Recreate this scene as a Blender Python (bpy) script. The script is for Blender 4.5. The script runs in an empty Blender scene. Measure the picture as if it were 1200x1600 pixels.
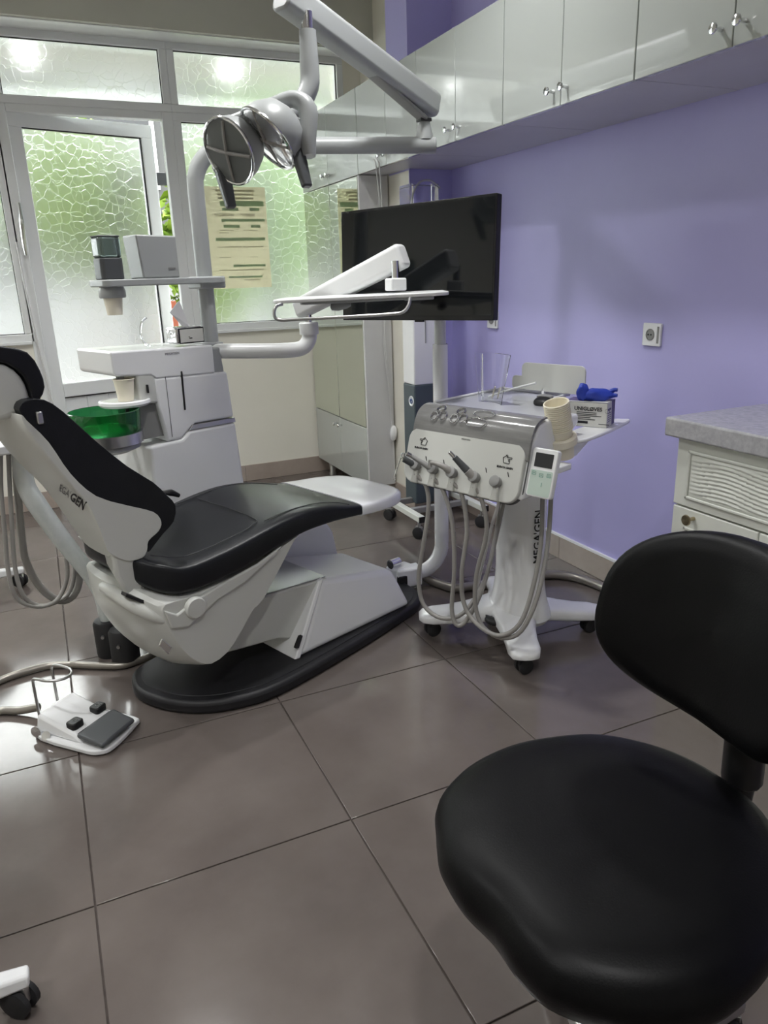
import bpy, math, random
from mathutils import Vector, Matrix, Quaternion
random.seed(7)
sc = bpy.context.scene
COL = sc.collection
PI = math.pi

# ------------------------------------------------------------------ camera, sky, exposure
cam = bpy.data.cameras.new('camera'); camo = bpy.data.objects.new('camera', cam); COL.objects.link(camo)
cam.sensor_fit = 'VERTICAL'; cam.sensor_height = 36.0; cam.sensor_width = 27.0
cam.lens = 1162.567 / 1600 * 36.0
cam.clip_start = 0.02
_yaw, _pitch, _roll = 0.419614897, 0.307292443, -0.0321070954
_f = Vector((math.sin(_yaw)*math.cos(_pitch), math.cos(_yaw)*math.cos(_pitch), -math.sin(_pitch)))
_r = Vector((math.cos(_yaw), -math.sin(_yaw), 0)); _u = _r.cross(_f)
_r2 = _r*math.cos(_roll) + _u*math.sin(_roll); _u2 = -_r*math.sin(_roll) + _u*math.cos(_roll)
camo.matrix_world = Matrix(((_r2.x, _u2.x, -_f.x, 0.0725782), (_r2.y, _u2.y, -_f.y, -2.6423667),
                            (_r2.z, _u2.z, -_f.z, 1.2836485), (0, 0, 0, 1)))
sc.camera = camo
world = bpy.data.worlds.new('overcast'); sc.world = world; world.use_nodes = True
wn = world.node_tree.nodes; wl = world.node_tree.links; wn.clear()
w_out = wn.new('ShaderNodeOutputWorld'); w_bg = wn.new('ShaderNodeBackground')
w_tc = wn.new('ShaderNodeTexCoord'); w_sep = wn.new('ShaderNodeSeparateXYZ'); w_ramp = wn.new('ShaderNodeValToRGB')
wl.new(w_tc.outputs['Generated'], w_sep.inputs[0]); wl.new(w_sep.outputs['Z'], w_ramp.inputs[0])
w_ramp.color_ramp.elements[0].color = (0.62, 0.66, 0.66, 1); w_ramp.color_ramp.elements[0].position = 0.0
w_ramp.color_ramp.elements[1].color = (1.0, 1.0, 1.0, 1); w_ramp.color_ramp.elements[1].position = 0.8
wl.new(w_ramp.outputs[0], w_bg.inputs['Color']); wl.new(w_bg.outputs[0], w_out.inputs[0])
SKY = 8.4
w_bg.inputs['Strength'].default_value = SKY
FILL_W = 8.0
sc.view_settings.view_transform = 'Standard'; sc.view_settings.look = 'None'
sc.view_settings.gamma = 1.0; sc.view_settings.use_curve_mapping = False
sc.view_settings.exposure = 0.72
try:
    sc.cycles.max_bounces = 14; sc.cycles.diffuse_bounces = 6; sc.cycles.transmission_bounces = 12
    sc.cycles.glossy_bounces = 6; sc.cycles.transparent_max_bounces = 12; sc.cycles.sample_clamp_indirect = 8.0
except Exception:
    pass

# ------------------------------------------------------------------ materials
def mat(name, col, rough=0.5, metal=0.0, spec=0.5, coat=0.0, trans=0.0, ior=1.45, emit=None, estr=0.0, alpha=1.0):
    m = bpy.data.materials.new(name); m.use_nodes = True
    b = m.node_tree.nodes['Principled BSDF']
    b.inputs['Base Color'].default_value = (*col, 1); b.inputs['Roughness'].default_value = rough
    b.inputs['Metallic'].default_value = metal; b.inputs['Specular IOR Level'].default_value = spec
    b.inputs['Coat Weight'].default_value = coat; b.inputs['Coat Roughness'].default_value = 0.03
    if coat >= .5: b.inputs['Coat IOR'].default_value = 1.8
    b.inputs['Transmission Weight'].default_value = trans; b.inputs['IOR'].default_value = ior
    b.inputs['Alpha'].default_value = alpha
    if emit:
        b.inputs['Emission Color'].default_value = (*emit, 1); b.inputs['Emission Strength'].default_value = estr
    return m
def noisy(m, c1, c2, scale=4.0, detail=4.0, coord='pos', bump=0.0, bscale=60.0, rvar=None, stretch=None):
    nt = m.node_tree; n = nt.nodes; l = nt.links; b = n['Principled BSDF']
    if coord == 'pos': src = n.new('ShaderNodeNewGeometry').outputs['Position']
    else: src = n.new('ShaderNodeTexCoord').outputs['Object']
    if stretch:
        mp = n.new('ShaderNodeMapping'); mp.inputs['Scale'].default_value = stretch
        l.new(src, mp.inputs['Vector']); src = mp.outputs[0]
    t = n.new('ShaderNodeTexNoise'); t.inputs['Scale'].default_value = scale; t.inputs['Detail'].default_value = detail
    t.inputs['Roughness'].default_value = 0.6
    l.new(src, t.inputs['Vector'])
    r = n.new('ShaderNodeValToRGB'); r.color_ramp.elements[0].position = 0.3; r.color_ramp.elements[1].position = 0.7
    r.color_ramp.elements[0].color = (*c1, 1); r.color_ramp.elements[1].color = (*c2, 1)
    l.new(t.outputs['Fac'], r.inputs[0]); l.new(r.outputs[0], b.inputs['Base Color'])
    if rvar:
        rr = n.new('ShaderNodeMapRange'); rr.inputs['To Min'].default_value = rvar[0]; rr.inputs['To Max'].default_value = rvar[1]
        l.new(t.outputs['Fac'], rr.inputs['Value']); l.new(rr.outputs[0], b.inputs['Roughness'])
    if bump:
        t2 = n.new('ShaderNodeTexNoise'); t2.inputs['Scale'].default_value = bscale; t2.inputs['Detail'].default_value = 3
        l.new(src, t2.inputs['Vector'])
        bp = n.new('ShaderNodeBump'); bp.inputs['Strength'].default_value = bump; bp.inputs['Distance'].default_value = 0.002
        l.new(t2.outputs['Fac'], bp.inputs['Height']); l.new(bp.outputs[0], b.inputs['Normal'])
    return m
M = {}
M['tile'] = noisy(mat('floor_tile', (.3, .26, .24), .1, spec=.6), (.112, .094, .086), (.152, .130, .119), 2.6, 6, rvar=(.07, .16))
M['basetile'] = noisy(mat('skirting_tile', (.3, .26, .24), .2), (.36, .30, .26), (.44, .375, .33), 5, 5)
M['grout'] = noisy(mat('grout', (.05, .038, .033), .8), (.045, .034, .03), (.07, .055, .048), 30)
M['purple'] = noisy(mat('purple_paint', (.3, .26, .55), .42, spec=.4), (.475, .45, .80), (.495, .47, .82), 3, 4, bump=.12, bscale=90)
M['cream'] = noisy(mat('cream_paint', (.66, .63, .55), .5), (.82, .80, .71), (.86, .835, .75), 2, 3, bump=.08, bscale=90)
M['beam'] = noisy(mat('beam_paint', (.5, .48, .41), .6), (.56, .565, .485), (.59, .595, .51), 2, 3)
M['soffit'] = mat('gloss_soffit', (.78, .79, .77), .15)
M['ceiling'] = noisy(mat('ceiling_paint', (.7, .69, .66), .6), (.68, .67, .63), (.72, .71, .67), 2)
M['pvc'] = mat('white_pvc', (.80, .82, .82), .28)
M['gasket'] = mat('black_gasket', (.015, .015, .017), .5)
M['cab'] = mat('gloss_white_cabinet', (.45, .48, .46), .1, coat=1.0)
M['cabside'] = noisy(mat('cabinet_side', (.62, .62, .62), .3), (.58, .58, .58), (.62, .62, .62), 4)
M['under'] = noisy(mat('cabinet_underside', (.55, .54, .58), .3), (.52, .51, .55), (.56, .55, .59), 4)
M['mirror'] = mat('mirror_door', (.74, .78, .70), .03, metal=1.0)
M['chrome'] = mat('chrome', (.75, .76, .77), .12, metal=1.0)
M['steel'] = mat('brushed_steel', (.52, .52, .52), .3, metal=1.0)
M['brass'] = mat('antique_brass', (.45, .38, .25), .25, metal=1.0)
M['white'] = mat('white_plastic', (.84, .85, .86), .25, coat=.25)
M['offwhite'] = mat('offwhite_shell', (.60, .61, .58), .32)
M['lampgrey'] = mat('lamp_grey', (.36, .375, .375), .35)
M['armwhite'] = mat('arm_white', (.74, .75, .75), .3)
M['vinyl'] = noisy(mat('black_vinyl', (.009, .010, .012), .36, spec=.35), (.008, .009, .011), (.011, .012, .015), 20, coord='obj', bump=.15, bscale=300)
M['stoolvinyl'] = noisy(mat('stool_vinyl', (.002, .002, .0025), .42, spec=.17), (.0015, .0016, .002), (.0025, .0026, .003), 20, coord='obj', bump=.12, bscale=350)
M['blackp'] = mat('black_plastic', (.014, .014, .015), .4)
M['rubber'] = mat('rubber', (.02, .02, .022), .6)
M['base'] = noisy(mat('chair_base', (.013, .013, .015), .5), (.011, .011, .013), (.017, .017, .02), 30)
M['seam'] = mat('seam_thread', (.03, .03, .035), .5)
M['grey'] = mat('dark_grey_plastic', (.075, .08, .085), .4)
M['midgrey'] = mat('mid_grey', (.25, .25, .245), .35)
M['hose'] = mat('grey_hose', (.30, .29, .275), .4)
M['hosewhite'] = mat('pale_hose', (.6, .6, .6), .35)
M['bighose'] = mat('floor_hose', (.32, .30, .27), .3, metal=.6)
M['film'] = noisy(mat('plastic_sleeve', (.72, .76, .75), .2, spec=.5, trans=.25), (.68, .73, .72), (.78, .81, .80), 25, coord='obj', bump=.6, bscale=40)
M['screen'] = mat('tv_screen', (.006, .007, .008), .07, spec=.5)
M['bezel'] = mat('tv_bezel', (.01, .01, .011), .25)
M['lcd'] = mat('small_display', (.035, .036, .038), .3)
M['ink'] = mat('black_ink', (.012, .012, .014), .5)
M['inkgrey'] = mat('grey_ink', (.2, .2, .2), .5)
M['green_ink'] = mat('green_ink', (.22, .42, .36), .5)
M['paper'] = mat('poster_paper', (.70, .68, .56), .7)
M['poster_green'] = mat('poster_green', (.52, .62, .49), .7)
M['poster_grey'] = mat('poster_grey', (.60, .58, .49), .7)
M['cup'] = mat('paper_cup', (.82, .77, .63), .5)
M['greenglass'] = mat('green_glass', (.05, .36, .12), .06, trans=.92)
M['clear'] = mat('clear_acrylic', (.97, .98, 1.0), .03, trans=1.0, ior=1.45)
M['smoke'] = mat('smoked_plastic', (.18, .23, .22), .12, trans=.6)
M['coverfilm'] = noisy(mat('grey_cover', (.2, .2, .2), .18, coat=.4), (.17, .17, .17), (.25, .25, .245), 14, coord='obj', stretch=(1, .25, 3))
M['traytop'] = mat('tray_top', (.45, .46, .49), .2)
M['purplebox'] = mat('purple_card', (.085, .065, .19), .5)
M['whitecard'] = mat('white_card', (.66, .66, .62), .5)
M['blueglove'] = mat('blue_nitrile', (.025, .055, .42), .4)
M['foil'] = noisy(mat('foil_wrap', (.7, .7, .7), .18, metal=.9), (.45, .45, .46), (.85, .85, .86), 40, coord='obj', bump=1.0, bscale=45)
M['tissue'] = mat('tissue', (.72, .72, .74), .8)
M['worktop'] = noisy(mat('stone_worktop', (.42, .42, .44), .15), (.34, .34, .36), (.47, .47, .49), 60)
M['drawerwhite'] = noisy(mat('drawer_white', (.60, .63, .57), .4), (.66, .68, .63), (.69, .71, .66), 3)
M['teal'] = mat('teal_panel', (.075, .10, .115), .4)
M['emblem_blue'] = mat('emblem_blue', (.06, .10, .25), .4)
M['lamp'] = mat('fill_diffuser', (1, 1, 1), .5, emit=(1, .97, .92), estr=8.0)
M['glassdark'] = mat('lamp_lens', (.10, .11, .11), .08, coat=.6)
M['lensglass'] = mat('lamp_glass', (.55, .57, .57), .04, trans=.95, ior=1.2)
M['reflector'] = mat('lamp_reflector', (.07, .075, .075), .25, metal=.3)
M['bulb'] = mat('bulb_glow', (1, 1, 1), .5, emit=(1, 1, 1), estr=30.0)
M['leaf'] = noisy(mat('leaf', (.2, .4, .06), .6), (.085, .165, .012), (.21, .29, .03), 3)
M['leafpale'] = noisy(mat('leaf_pale', (.45, .6, .3), .6), (.13, .22, .06), (.19, .28, .10), 3)
M['bark'] = mat('bark', (.12, .09, .06), .8)
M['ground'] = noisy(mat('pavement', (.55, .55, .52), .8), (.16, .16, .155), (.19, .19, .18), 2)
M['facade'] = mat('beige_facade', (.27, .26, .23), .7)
M['facade2'] = noisy(mat('dim_facade', (.7, .7, .67), .8), (.036, .037, .036), (.045, .046, .044), 1.5)
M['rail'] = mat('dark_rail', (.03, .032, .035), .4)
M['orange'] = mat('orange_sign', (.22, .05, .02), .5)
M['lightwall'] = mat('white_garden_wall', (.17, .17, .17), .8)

def translucent(m, k):
    nt = m.node_tree; n = nt.nodes; b = n['Principled BSDF']; out = n['Material Output']
    t = n.new('ShaderNodeBsdfTranslucent'); t.inputs[0].default_value = b.inputs['Base Color'].default_value
    x = n.new('ShaderNodeMixShader'); x.inputs[0].default_value = k
    nt.links.new(b.outputs[0], x.inputs[1]); nt.links.new(t.outputs[0], x.inputs[2]); nt.links.new(x.outputs[0], out.inputs[0])
for k_ in ('paper', 'poster_green', 'poster_grey'): translucent(M[k_], .7)
def frosted():
    m = bpy.data.materials.new('patterned_glass'); m.use_nodes = True
    n = m.node_tree.nodes; l = m.node_tree.links; b = n['Principled BSDF']
    b.inputs['Base Color'].default_value = (.95, .98, .96, 1); b.inputs['Transmission Weight'].default_value = 1.0
    b.inputs['IOR'].default_value = 1.3; b.inputs['Roughness'].default_value = 0.33
    b.inputs['Coat Weight'].default_value = .6; b.inputs['Coat Roughness'].default_value = .16
    g = n.new('ShaderNodeNewGeometry')
    nz = n.new('ShaderNodeTexNoise'); nz.inputs['Scale'].default_value = 22; l.new(g.outputs['Position'], nz.inputs['Vector'])
    mx = n.new('ShaderNodeVectorMath'); mx.operation = 'SCALE'; mx.inputs['Scale'].default_value = .035
    l.new(nz.outputs['Color'], mx.inputs[0])
    ad = n.new('ShaderNodeVectorMath'); ad.operation = 'ADD'; l.new(g.outputs['Position'], ad.inputs[0]); l.new(mx.outputs[0], ad.inputs[1])
    v = n.new('ShaderNodeTexVoronoi'); v.feature = 'DISTANCE_TO_EDGE'; v.inputs['Scale'].default_value = 20
    l.new(ad.outputs[0], v.inputs['Vector'])
    r = n.new('ShaderNodeMapRange'); r.inputs['From Max'].default_value = .03; l.new(v.outputs['Distance'], r.inputs['Value'])
    bp = n.new('ShaderNodeBump'); bp.inputs['Strength'].default_value = .5; bp.inputs['Distance'].default_value = .0016
    l.new(r.outputs[0], bp.inputs['Height']); l.new(bp.outputs[0], b.inputs['Normal']); l.new(bp.outputs[0], b.inputs['Coat Normal'])
    return m
M['frost'] = frosted()

# ------------------------------------------------------------------ mesh helpers
class MB:
    def __init__(s): s.v = []; s.f = []
    def add(s, vs, fs):
        o = len(s.v); s.v += [Vector(x) for x in vs]; s.f += [tuple(i+o for i in f) for f in fs]; return s
    def box(s, x0, x1, y0, y1, z0, z1):
        return s.add([(x0,y0,z0),(x1,y0,z0),(x1,y1,z0),(x0,y1,z0),(x0,y0,z1),(x1,y0,z1),(x1,y1,z1),(x0,y1,z1)],
                     [(0,3,2,1),(4,5,6,7),(0,1,5,4),(1,2,6,5),(2,3,7,6),(3,0,4,7)])
    def hexa(s, p):  # 8 points: bottom ring then top ring
        return s.add(p, [(0,3,2,1),(4,5,6,7),(0,1,5,4),(1,2,6,5),(2,3,7,6),(3,0,4,7)])
    def prism(s, poly, fn0, fn1):  # poly of (p,q); fn maps (p,q)->3D for both end faces
        n = len(poly); a = [fn0(p, q) for p, q in poly]; b = [fn1(p, q) for p, q in poly]
        return s.add(a+b, [tuple(range(n-1, -1, -1)), tuple(range(n, 2*n))] + [(i, (i+1) % n, n+(i+1) % n, n+i) for i in range(n)])
    def prism_az(s, poly, b0, b1): return s.prism(poly, lambda a, z: (a, b0, z), lambda a, z: (a, b1, z))
    def prism_xy(s, poly, z0, z1): return s.prism(poly, lambda a, b: (a, b, z0), lambda a, b: (a, b, z1))
    def rings(s, rs, cap=True):
        n = len(rs[0]); o = len(s.v)
        for r in rs: s.v += [Vector(x) for x in r]
        for k in range(len(rs)-1):
            for i in range(n):
                j = (i+1) % n; s.f.append((o+k*n+i, o+k*n+j, o+(k+1)*n+j, o+(k+1)*n+i))
        if cap:
            s.f.append(tuple(o+i for i in range(n-1, -1, -1))); s.f.append(tuple(o+(len(rs)-1)*n+i for i in range(n)))
        return s
    def tube(s, pts, r, n=10, smooth=4, cap=True):
        P = spline(pts, smooth) if smooth else [Vector(p) for p in pts]
        R = r if isinstance(r, (list, tuple)) else None
        t0 = (P[1]-P[0]).normalized(); up = Vector((0, 0, 1)) if abs(t0.z) < .9 else Vector((1, 0, 0))
        nrm = (up - t0*up.dot(t0)).normalized(); rs = []
        for i, p in enumerate(P):
            t = (P[min(i+1, len(P)-1)] - P[max(i-1, 0)]).normalized()
            nrm = (nrm - t*nrm.dot(t)).normalized(); bi = t.cross(nrm)
            if R:
                x = i/(len(P)-1)*(len(R)-1); k = min(int(x), len(R)-2); rad = R[k]+(R[k+1]-R[k])*(x-k)
            else: rad = r
            rs.append([p + nrm*rad*math.cos(2*PI*k/n) + bi*rad*math.sin(2*PI*k/n) for k in range(n)])
        return s.rings(rs, cap)
    def lathe(s, prof, c=(0,0,0), axis=(0,0,1), n=24, cap=True):
        ax = Vector(axis).normalized(); up = Vector((0,0,1)) if abs(ax.z) < .9 else Vector((1,0,0))
        e1 = (up - ax*up.dot(ax)).normalized(); e2 = ax.cross(e1); c = Vector(c)
        return s.rings([[c + ax*h + (e1*math.cos(2*PI*k/n) + e2*math.sin(2*PI*k/n))*max(r, 1e-4) for k in range(n)] for r, h in prof], cap)
    def cyl(s, c, axis, r, h, n=16): return s.lathe([(r, 0), (r, h)], c, axis, n)
    def loft(s, secs, n=24, pw=.35):  # secs: (a, half width, z bottom, z top[, b centre])
        rs = []
        for q in secs:
            a, w, zb, zt = q[:4]; bc = q[4] if len(q) > 4 else 0; zc = (zb+zt)/2; h = (zt-zb)/2; r = []
            for k in range(n):
                t = 2*PI*(k+.5)/n; c, si = math.cos(t), math.sin(t)
                r.append((a, bc + w*math.copysign(abs(c)**pw, c), zc + h*math.copysign(abs(si)**pw, si)))
            rs.append(r)
        return s.rings(rs)
    def loft2(s, secs, n=36, pw=.3, k=4):
        P = [Vector(q) for q in secs]; out = []
        for i in range(len(P)-1):
            p1, p2 = P[i], P[i+1]; p0 = P[i-1] if i else p1*2-p2; p3 = P[i+2] if i+2 < len(P) else p2*2-p1
            for j in range(k):
                t = j/k; out.append(.5*((2*p1)+(p2-p0)*t+(2*p0-5*p1+4*p2-p3)*t*t+(3*p1-p0-3*p2+p3)*t**3))
        out.append(P[-1]); return s.loft([tuple(q) for q in out], n, pw)
    def torus(s, c, axis, R, r, n=20, m=6):
        ax = Vector(axis).normalized(); up = Vector((0,0,1)) if abs(ax.z) < .9 else Vector((1,0,0))
        e1 = (up-ax*up.dot(ax)).normalized(); e2 = ax.cross(e1); c = Vector(c); o = len(s.v)
        for i in range(n):
            d = e1*math.cos(2*PI*i/n)+e2*math.sin(2*PI*i/n)
            for j in range(m): s.v.append(c + d*(R+r*math.cos(2*PI*j/m)) + ax*r*math.sin(2*PI*j/m))
        for i in range(n):
            for j in range(m):
                a, b = (i+1) % n, (j+1) % m; s.f.append((o+i*m+j, o+a*m+j, o+a*m+b, o+i*m+b))
        return s
    def xf(s, mtx): s.v = [mtx @ v for v in s.v]; return s
def spline(pts, k=4, closed=False):
    P = [Vector(p) for p in pts]; n = len(P); out = []
    rng = range(n) if closed else range(n-1)
    for i in rng:
        p1, p2 = P[i], P[(i+1) % n]
        p0 = P[(i-1) % n] if (closed or i > 0) else p1*2-p2
        p3 = P[(i+2) % n] if (closed or i+2 < n) else p2*2-p1
        for j in range(k):
            t = j/k
            out.append(.5*((2*p1)+(p2-p0)*t+(2*p0-5*p1+4*p2-p3)*t*t+(3*p1-p0-3*p2+p3)*t**3))
    if not closed: out.append(P[-1])
    return out
def rrect(w, h, r, n=5, cx=0, cy=0):
    out = []
    for sx, sy, a0 in ((1, 1, 0), (-1, 1, 90), (-1, -1, 180), (1, -1, 270)):
        for k in range(n+1):
            t = math.radians(a0+90*k/n); out.append((cx+sx*(w/2-r)+r*math.cos(t), cy+sy*(h/2-r)+r*math.sin(t)))
    return out
WM = {}
def obj(name, mb, m, parent=None, bevel=0.0, seg=2, smooth=True, sub=0, world=False, ang=40):
    v = mb.v
    if world and parent is not None:
        inv = WM[parent.name].inverted(); v = [inv @ x for x in v]
    me = bpy.data.meshes.new(name); me.from_pydata([tuple(x) for x in v], [], mb.f)
    me.validate(); me.update()
    import bmesh
    bm = bmesh.new(); bm.from_mesh(me); bmesh.ops.recalc_face_normals(bm, faces=bm.faces); bm.to_mesh(me); bm.free()
    o = bpy.data.objects.new(name, me); COL.objects.link(o)
    if isinstance(m, str): m = M[m]
    me.materials.append(m)
    if parent is not None: o.parent = parent; WM[o.name] = WM[parent.name]
    else: WM[o.name] = Matrix()
    if bevel:
        b = o.modifiers.new('bevel', 'BEVEL'); b.width = bevel; b.segments = seg; b.limit_method = 'ANGLE'; b.angle_limit = math.radians(35)
    if sub:
        s = o.modifiers.new('sub', 'SUBSURF'); s.levels = sub; s.render_levels = sub
    if smooth:
        for p in me.polygons: p.use_smooth = True
        try: me.set_sharp_from_angle(angle=math.radians(ang))
        except Exception: pass
        if bevel:
            w = o.modifiers.new('wn', 'WEIGHTED_NORMAL'); w.keep_sharp = True
    return o
def thing(name, label, cat, loc=(0,0,0), rz=0.0, group=None, mtx=None):
    o = bpy.data.objects.new(name, None); COL.objects.link(o); o.empty_display_size = .1
    m = mtx if mtx is not None else Matrix.Translation(loc) @ Matrix.Rotation(rz, 4, 'Z')
    o.matrix_basis = m; WM[o.name] = m
    o['label'] = label; o['category'] = cat
    if group: o['group'] = group
    return o
def tag(o, label, cat, group=None):
    o['label'] = label; o['category'] = cat
    if group: o['group'] = group
    return o
def struct(o): o['kind'] = 'structure'; return o
def sempty(name, loc=(0,0,0), rz=0.0):
    o = bpy.data.objects.new(name, None); COL.objects.link(o); m = Matrix.Translation(loc) @ Matrix.Rotation(rz, 4, 'Z')
    o.matrix_basis = m; WM[o.name] = m; o['kind'] = 'structure'; return o
def copy_tree(o, loc=None, parent=None, rz=None):
    c = o.copy(); COL.objects.link(c)
    if parent is not None: c.parent = parent
    if loc is not None: c.location = loc
    if rz is not None: c.rotation_euler = (0, 0, rz)
    for ch in list(o.children): copy_tree(ch, parent=c)
    return c
def lettering(name, body, size, m, parent, origin, right, up, lift=.0008, bold=0.0, align='CENTER', squeeze=1.0, world=False):
    cu = bpy.data.curves.new(name, 'FONT'); cu.body = body; cu.size = size; cu.align_x = align; cu.align_y = 'CENTER'
    cu.offset = bold; cu.extrude = .0003; cu.resolution_u = 3
    t = bpy.data.objects.new(name+'_src', cu); COL.objects.link(t)
    bpy.context.view_layer.update(); dg = bpy.context.evaluated_depsgraph_get()
    me = bpy.data.meshes.new_from_object(t.evaluated_get(dg)); me.name = name
    bpy.data.objects.remove(t)
    r = Vector(right).normalized(); u = Vector(up); u = (u - r*u.dot(r)).normalized(); nn = r.cross(u); o0 = Vector(origin)+nn*lift
    inv = WM[parent.name].inverted() if world else Matrix()
    for v in me.vertices: v.co = inv @ (o0 + r*v.co.x*squeeze + u*v.co.y + nn*v.co.z)
    o = bpy.data.objects.new(name, me); COL.objects.link(o); o.parent = parent; WM[o.name] = WM[parent.name]
    me.materials.clear(); me.materials.append(M[m]); return o
def strokes(mb, lines, origin, right, up, w, lift=.001):  # thin flat ink lines in a plane
    r = Vector(right).normalized(); u = Vector(up); u = (u-r*u.dot(r)).normalized(); nn = r.cross(u); o = Vector(origin)+nn*lift
    for ln in lines:
        P = [o + r*x + u*y for x, y in ln]
        mb.tube(P, w, 5, 0)
    return mb
def caster(parent, x, y, r=.027, name='caster', ang=0.0, house='blackp', top=.075):
    mb = MB(); c, s = math.cos(ang), math.sin(ang)
    for d in (-1, 1):
        mb.lathe([(r*.72, -.008), (r, -.005), (r, .005), (r*.72, .008)], (x+d*.013*c, y+d*.013*s, r), (c, s, 0), 16)
    o = obj(name, mb, 'rubber', parent)
    h = MB().box(-.007, .007, -.02, .02, r*.9, 2*r+.004).xf(Matrix.Translation((x, y, 0)) @ Matrix.Rotation(ang, 4, 'Z'))
    h.cyl((x, y, 2*r), (0, 0, 1), .009, max(.004, top-2*r), 10)
    obj('caster_fork', h, house, o, .002)
    return o

# ================================================================== THE ROOM
XL, XW, YW, YB, ZC = -2.4, 2.14, 2.14, -4.2, 2.86
floor = obj('floor', MB().box(XL, 2.32, YB, 2.45, -.12, -.004), 'grout', smooth=False); struct(floor)
T = .6; G = .004
tcache = {}
def tile_at(x0, x1, y0, y1):
    w, h = round(x1-x0, 4), round(y1-y0, 4)
    if (w, h) not in tcache:
        o = obj('tile', MB().box(0, w, 0, h, -.012, 0), 'tile', floor, .0012, 1); tcache[(w, h)] = o; o.location = (x0, y0, 0)
    else:
        o = tcache[(w, h)].copy(); COL.objects.link(o); o.parent = floor; o.location = (x0, y0, 0)
for i in range(-4, 4):
    for j in range(-8, 4):
        x0, x1, y0, y1 = max(i*T, XL)+G/2, min((i+1)*T, XW-.003)-G/2, max(j*T, YB)+G/2, min((j+1)*T, YW-.003)-G/2
        if x1-x0 > .05 and y1-y0 > .05: tile_at(x0, x1, y0, y1)
struct(obj('ceiling', MB().box(XL, 2.32, YB, 2.45, ZC, ZC+.1), 'ceiling', smooth=False))
struct(obj('wall_left', MB().box(XL-.1, XL, YB, 2.4, 0, ZC), 'cream', smooth=False))
struct(obj('wall_front', MB().box(XL, 2.3, YB-.1, YB, 0, ZC), 'cream', smooth=False))
struct(obj('wall_right', MB().box(XW, XW+.15, YB, 1.3, 0, ZC), 'purple', smooth=False))
struct(obj('wall_alcove', MB().box(XW, XW+.15, 1.3, 2.4, 0, ZC), 'cream', smooth=False))
# corner pier: purple face towards the room, cream side
pier = struct(obj('wall_pier', MB().box(1.897, XW, 1.004, 2.135, 0, 1.785), 'cream', smooth=False))
obj('purple_facing', MB().box(1.8955, XW, 1.0, 1.0045, 0, 1.785), 'purple', pier, smooth=False)
obj('upper_shaft', MB().box(1.897, XW, 1.0, 1.24, 1.785, ZC), 'purple', pier, smooth=False)
struct(obj('trim_1', MB().box(XL, XW, 1.93, 1.96, 2.56, ZC), 'beam', smooth=False))
struct(obj('trim_2', MB().box(XL, XW, 1.96, 2.4, 2.555, ZC), 'soffit', smooth=False))
# window wall
wb = struct(obj('wall_back', MB().box(.965, XW, YW, YW+.2, 0, .985), 'cream', smooth=False))
obj('parapet_left', MB().box(-2.3, .045, YW, YW+.2, 0, .985), 'cream', wb, smooth=False)
obj('outer_wall_left', MB().box(XL, -2.3, YW, YW+.2, 0, 2.56), 'cream', wb, smooth=False)
obj('window_jamb', MB().box(2.02, XW, YW, YW+.2, .985, 2.56), 'cream', wb, smooth=False)

# skirting tiles
def skirting(name, p0, p1, nrm, start, h=.108, strip=False):
    root = sempty(name)
    d = Vector((p1[0]-p0[0], p1[1]-p0[1], 0)); L = d.length; d.normalize(); n = Vector((nrm[0], nrm[1], 0)); t = .008
    cuts = [0.0]; c = start
    while c < L:
        if c > .02: cuts.append(c)
        c += .6
    cuts.append(L)
    for a, b in zip(cuts, cuts[1:]):
        q = [Vector((p0[0], p0[1], 0))+d*(a+.0015), Vector((p0[0], p0[1], 0))+d*(b-.0015)]
        q = [q[0], q[1], q[1]+n*t, q[0]+n*t]
        obj('skirting_tile', MB().hexa([x+Vector((0,0,.001)) for x in q]+[x+Vector((0,0,h)) for x in q]), 'basetile', root, .001, 1)
    q = [Vector((p0[0], p0[1], 0)), Vector((p1[0], p1[1], 0))]; q = [q[0], q[1], q[1]+n*(t+.003), q[0]+n*(t+.003)]
    if strip: obj('white_edge_strip', MB().hexa([x+Vector((0,0,h)) for x in q]+[x+Vector((0,0,h+.010)) for x in q]), 'white', root)
    return root
skirting('baseboard_right', (XW, -1.02), (XW, .999), (-1, 0), .42+.6-.01, strip=True)
skirting('baseboard_corner', (XW, 1.0), (1.887, 1.0), (0, -1), 0.0, strip=True)
skirting('baseboard_pier', (1.897, .99), (1.897, 2.135), (-1, 0), .41)
skirting('baseboard_back', (.965, YW), (1.89, YW), (0, -1), .235)
skirting('baseboard_left', (-1.9, YW), (.045, YW), (0, -1), .3)

# window frames: one structure per opening
FY0, FY1 = 2.13, 2.20
def window(name, x0, x1, z0, z1, fw=.045, inner=None):
    root = sempty(name)
    f = MB().box(x0, x1, FY0, FY1, z0, z0+fw).box(x0, x1, FY0, FY1, z1-fw, z1).box(x0, x0+fw, FY0, FY1, z0+fw, z1-fw).box(x1-fw, x1, FY0, FY1, z0+fw, z1-fw)
    obj('window_frame', f, 'pvc', root, .004)
    i0, i1, k0, k1 = x0+fw, x1-fw, z0+fw, z1-fw
    gk = MB().box(i0, i1, FY0+.02, FY0+.03, k0, k0+.004).box(i0, i1, FY0+.02, FY0+.03, k1-.004, k1).box(i0, i0+.004, FY0+.02, FY0+.03, k0, k1).box(i1-.004, i1, FY0+.02, FY0+.03, k0, k1)
    obj('gasket', gk, 'gasket', root)
    obj('pane', MB().box(i0, i1, FY0+.034, FY0+.040, k0, k1), 'frost', root, smooth=False)
    return root
window('window_1', .06, .965, 2.205, 2.56, .042)             # over the door
window('window_2', .965, 2.02, 2.205, 2.56, .04)             # over the fixed light
window('window_3', .965, 2.02, .985, 2.205, .045)            # fixed light with poster
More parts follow.
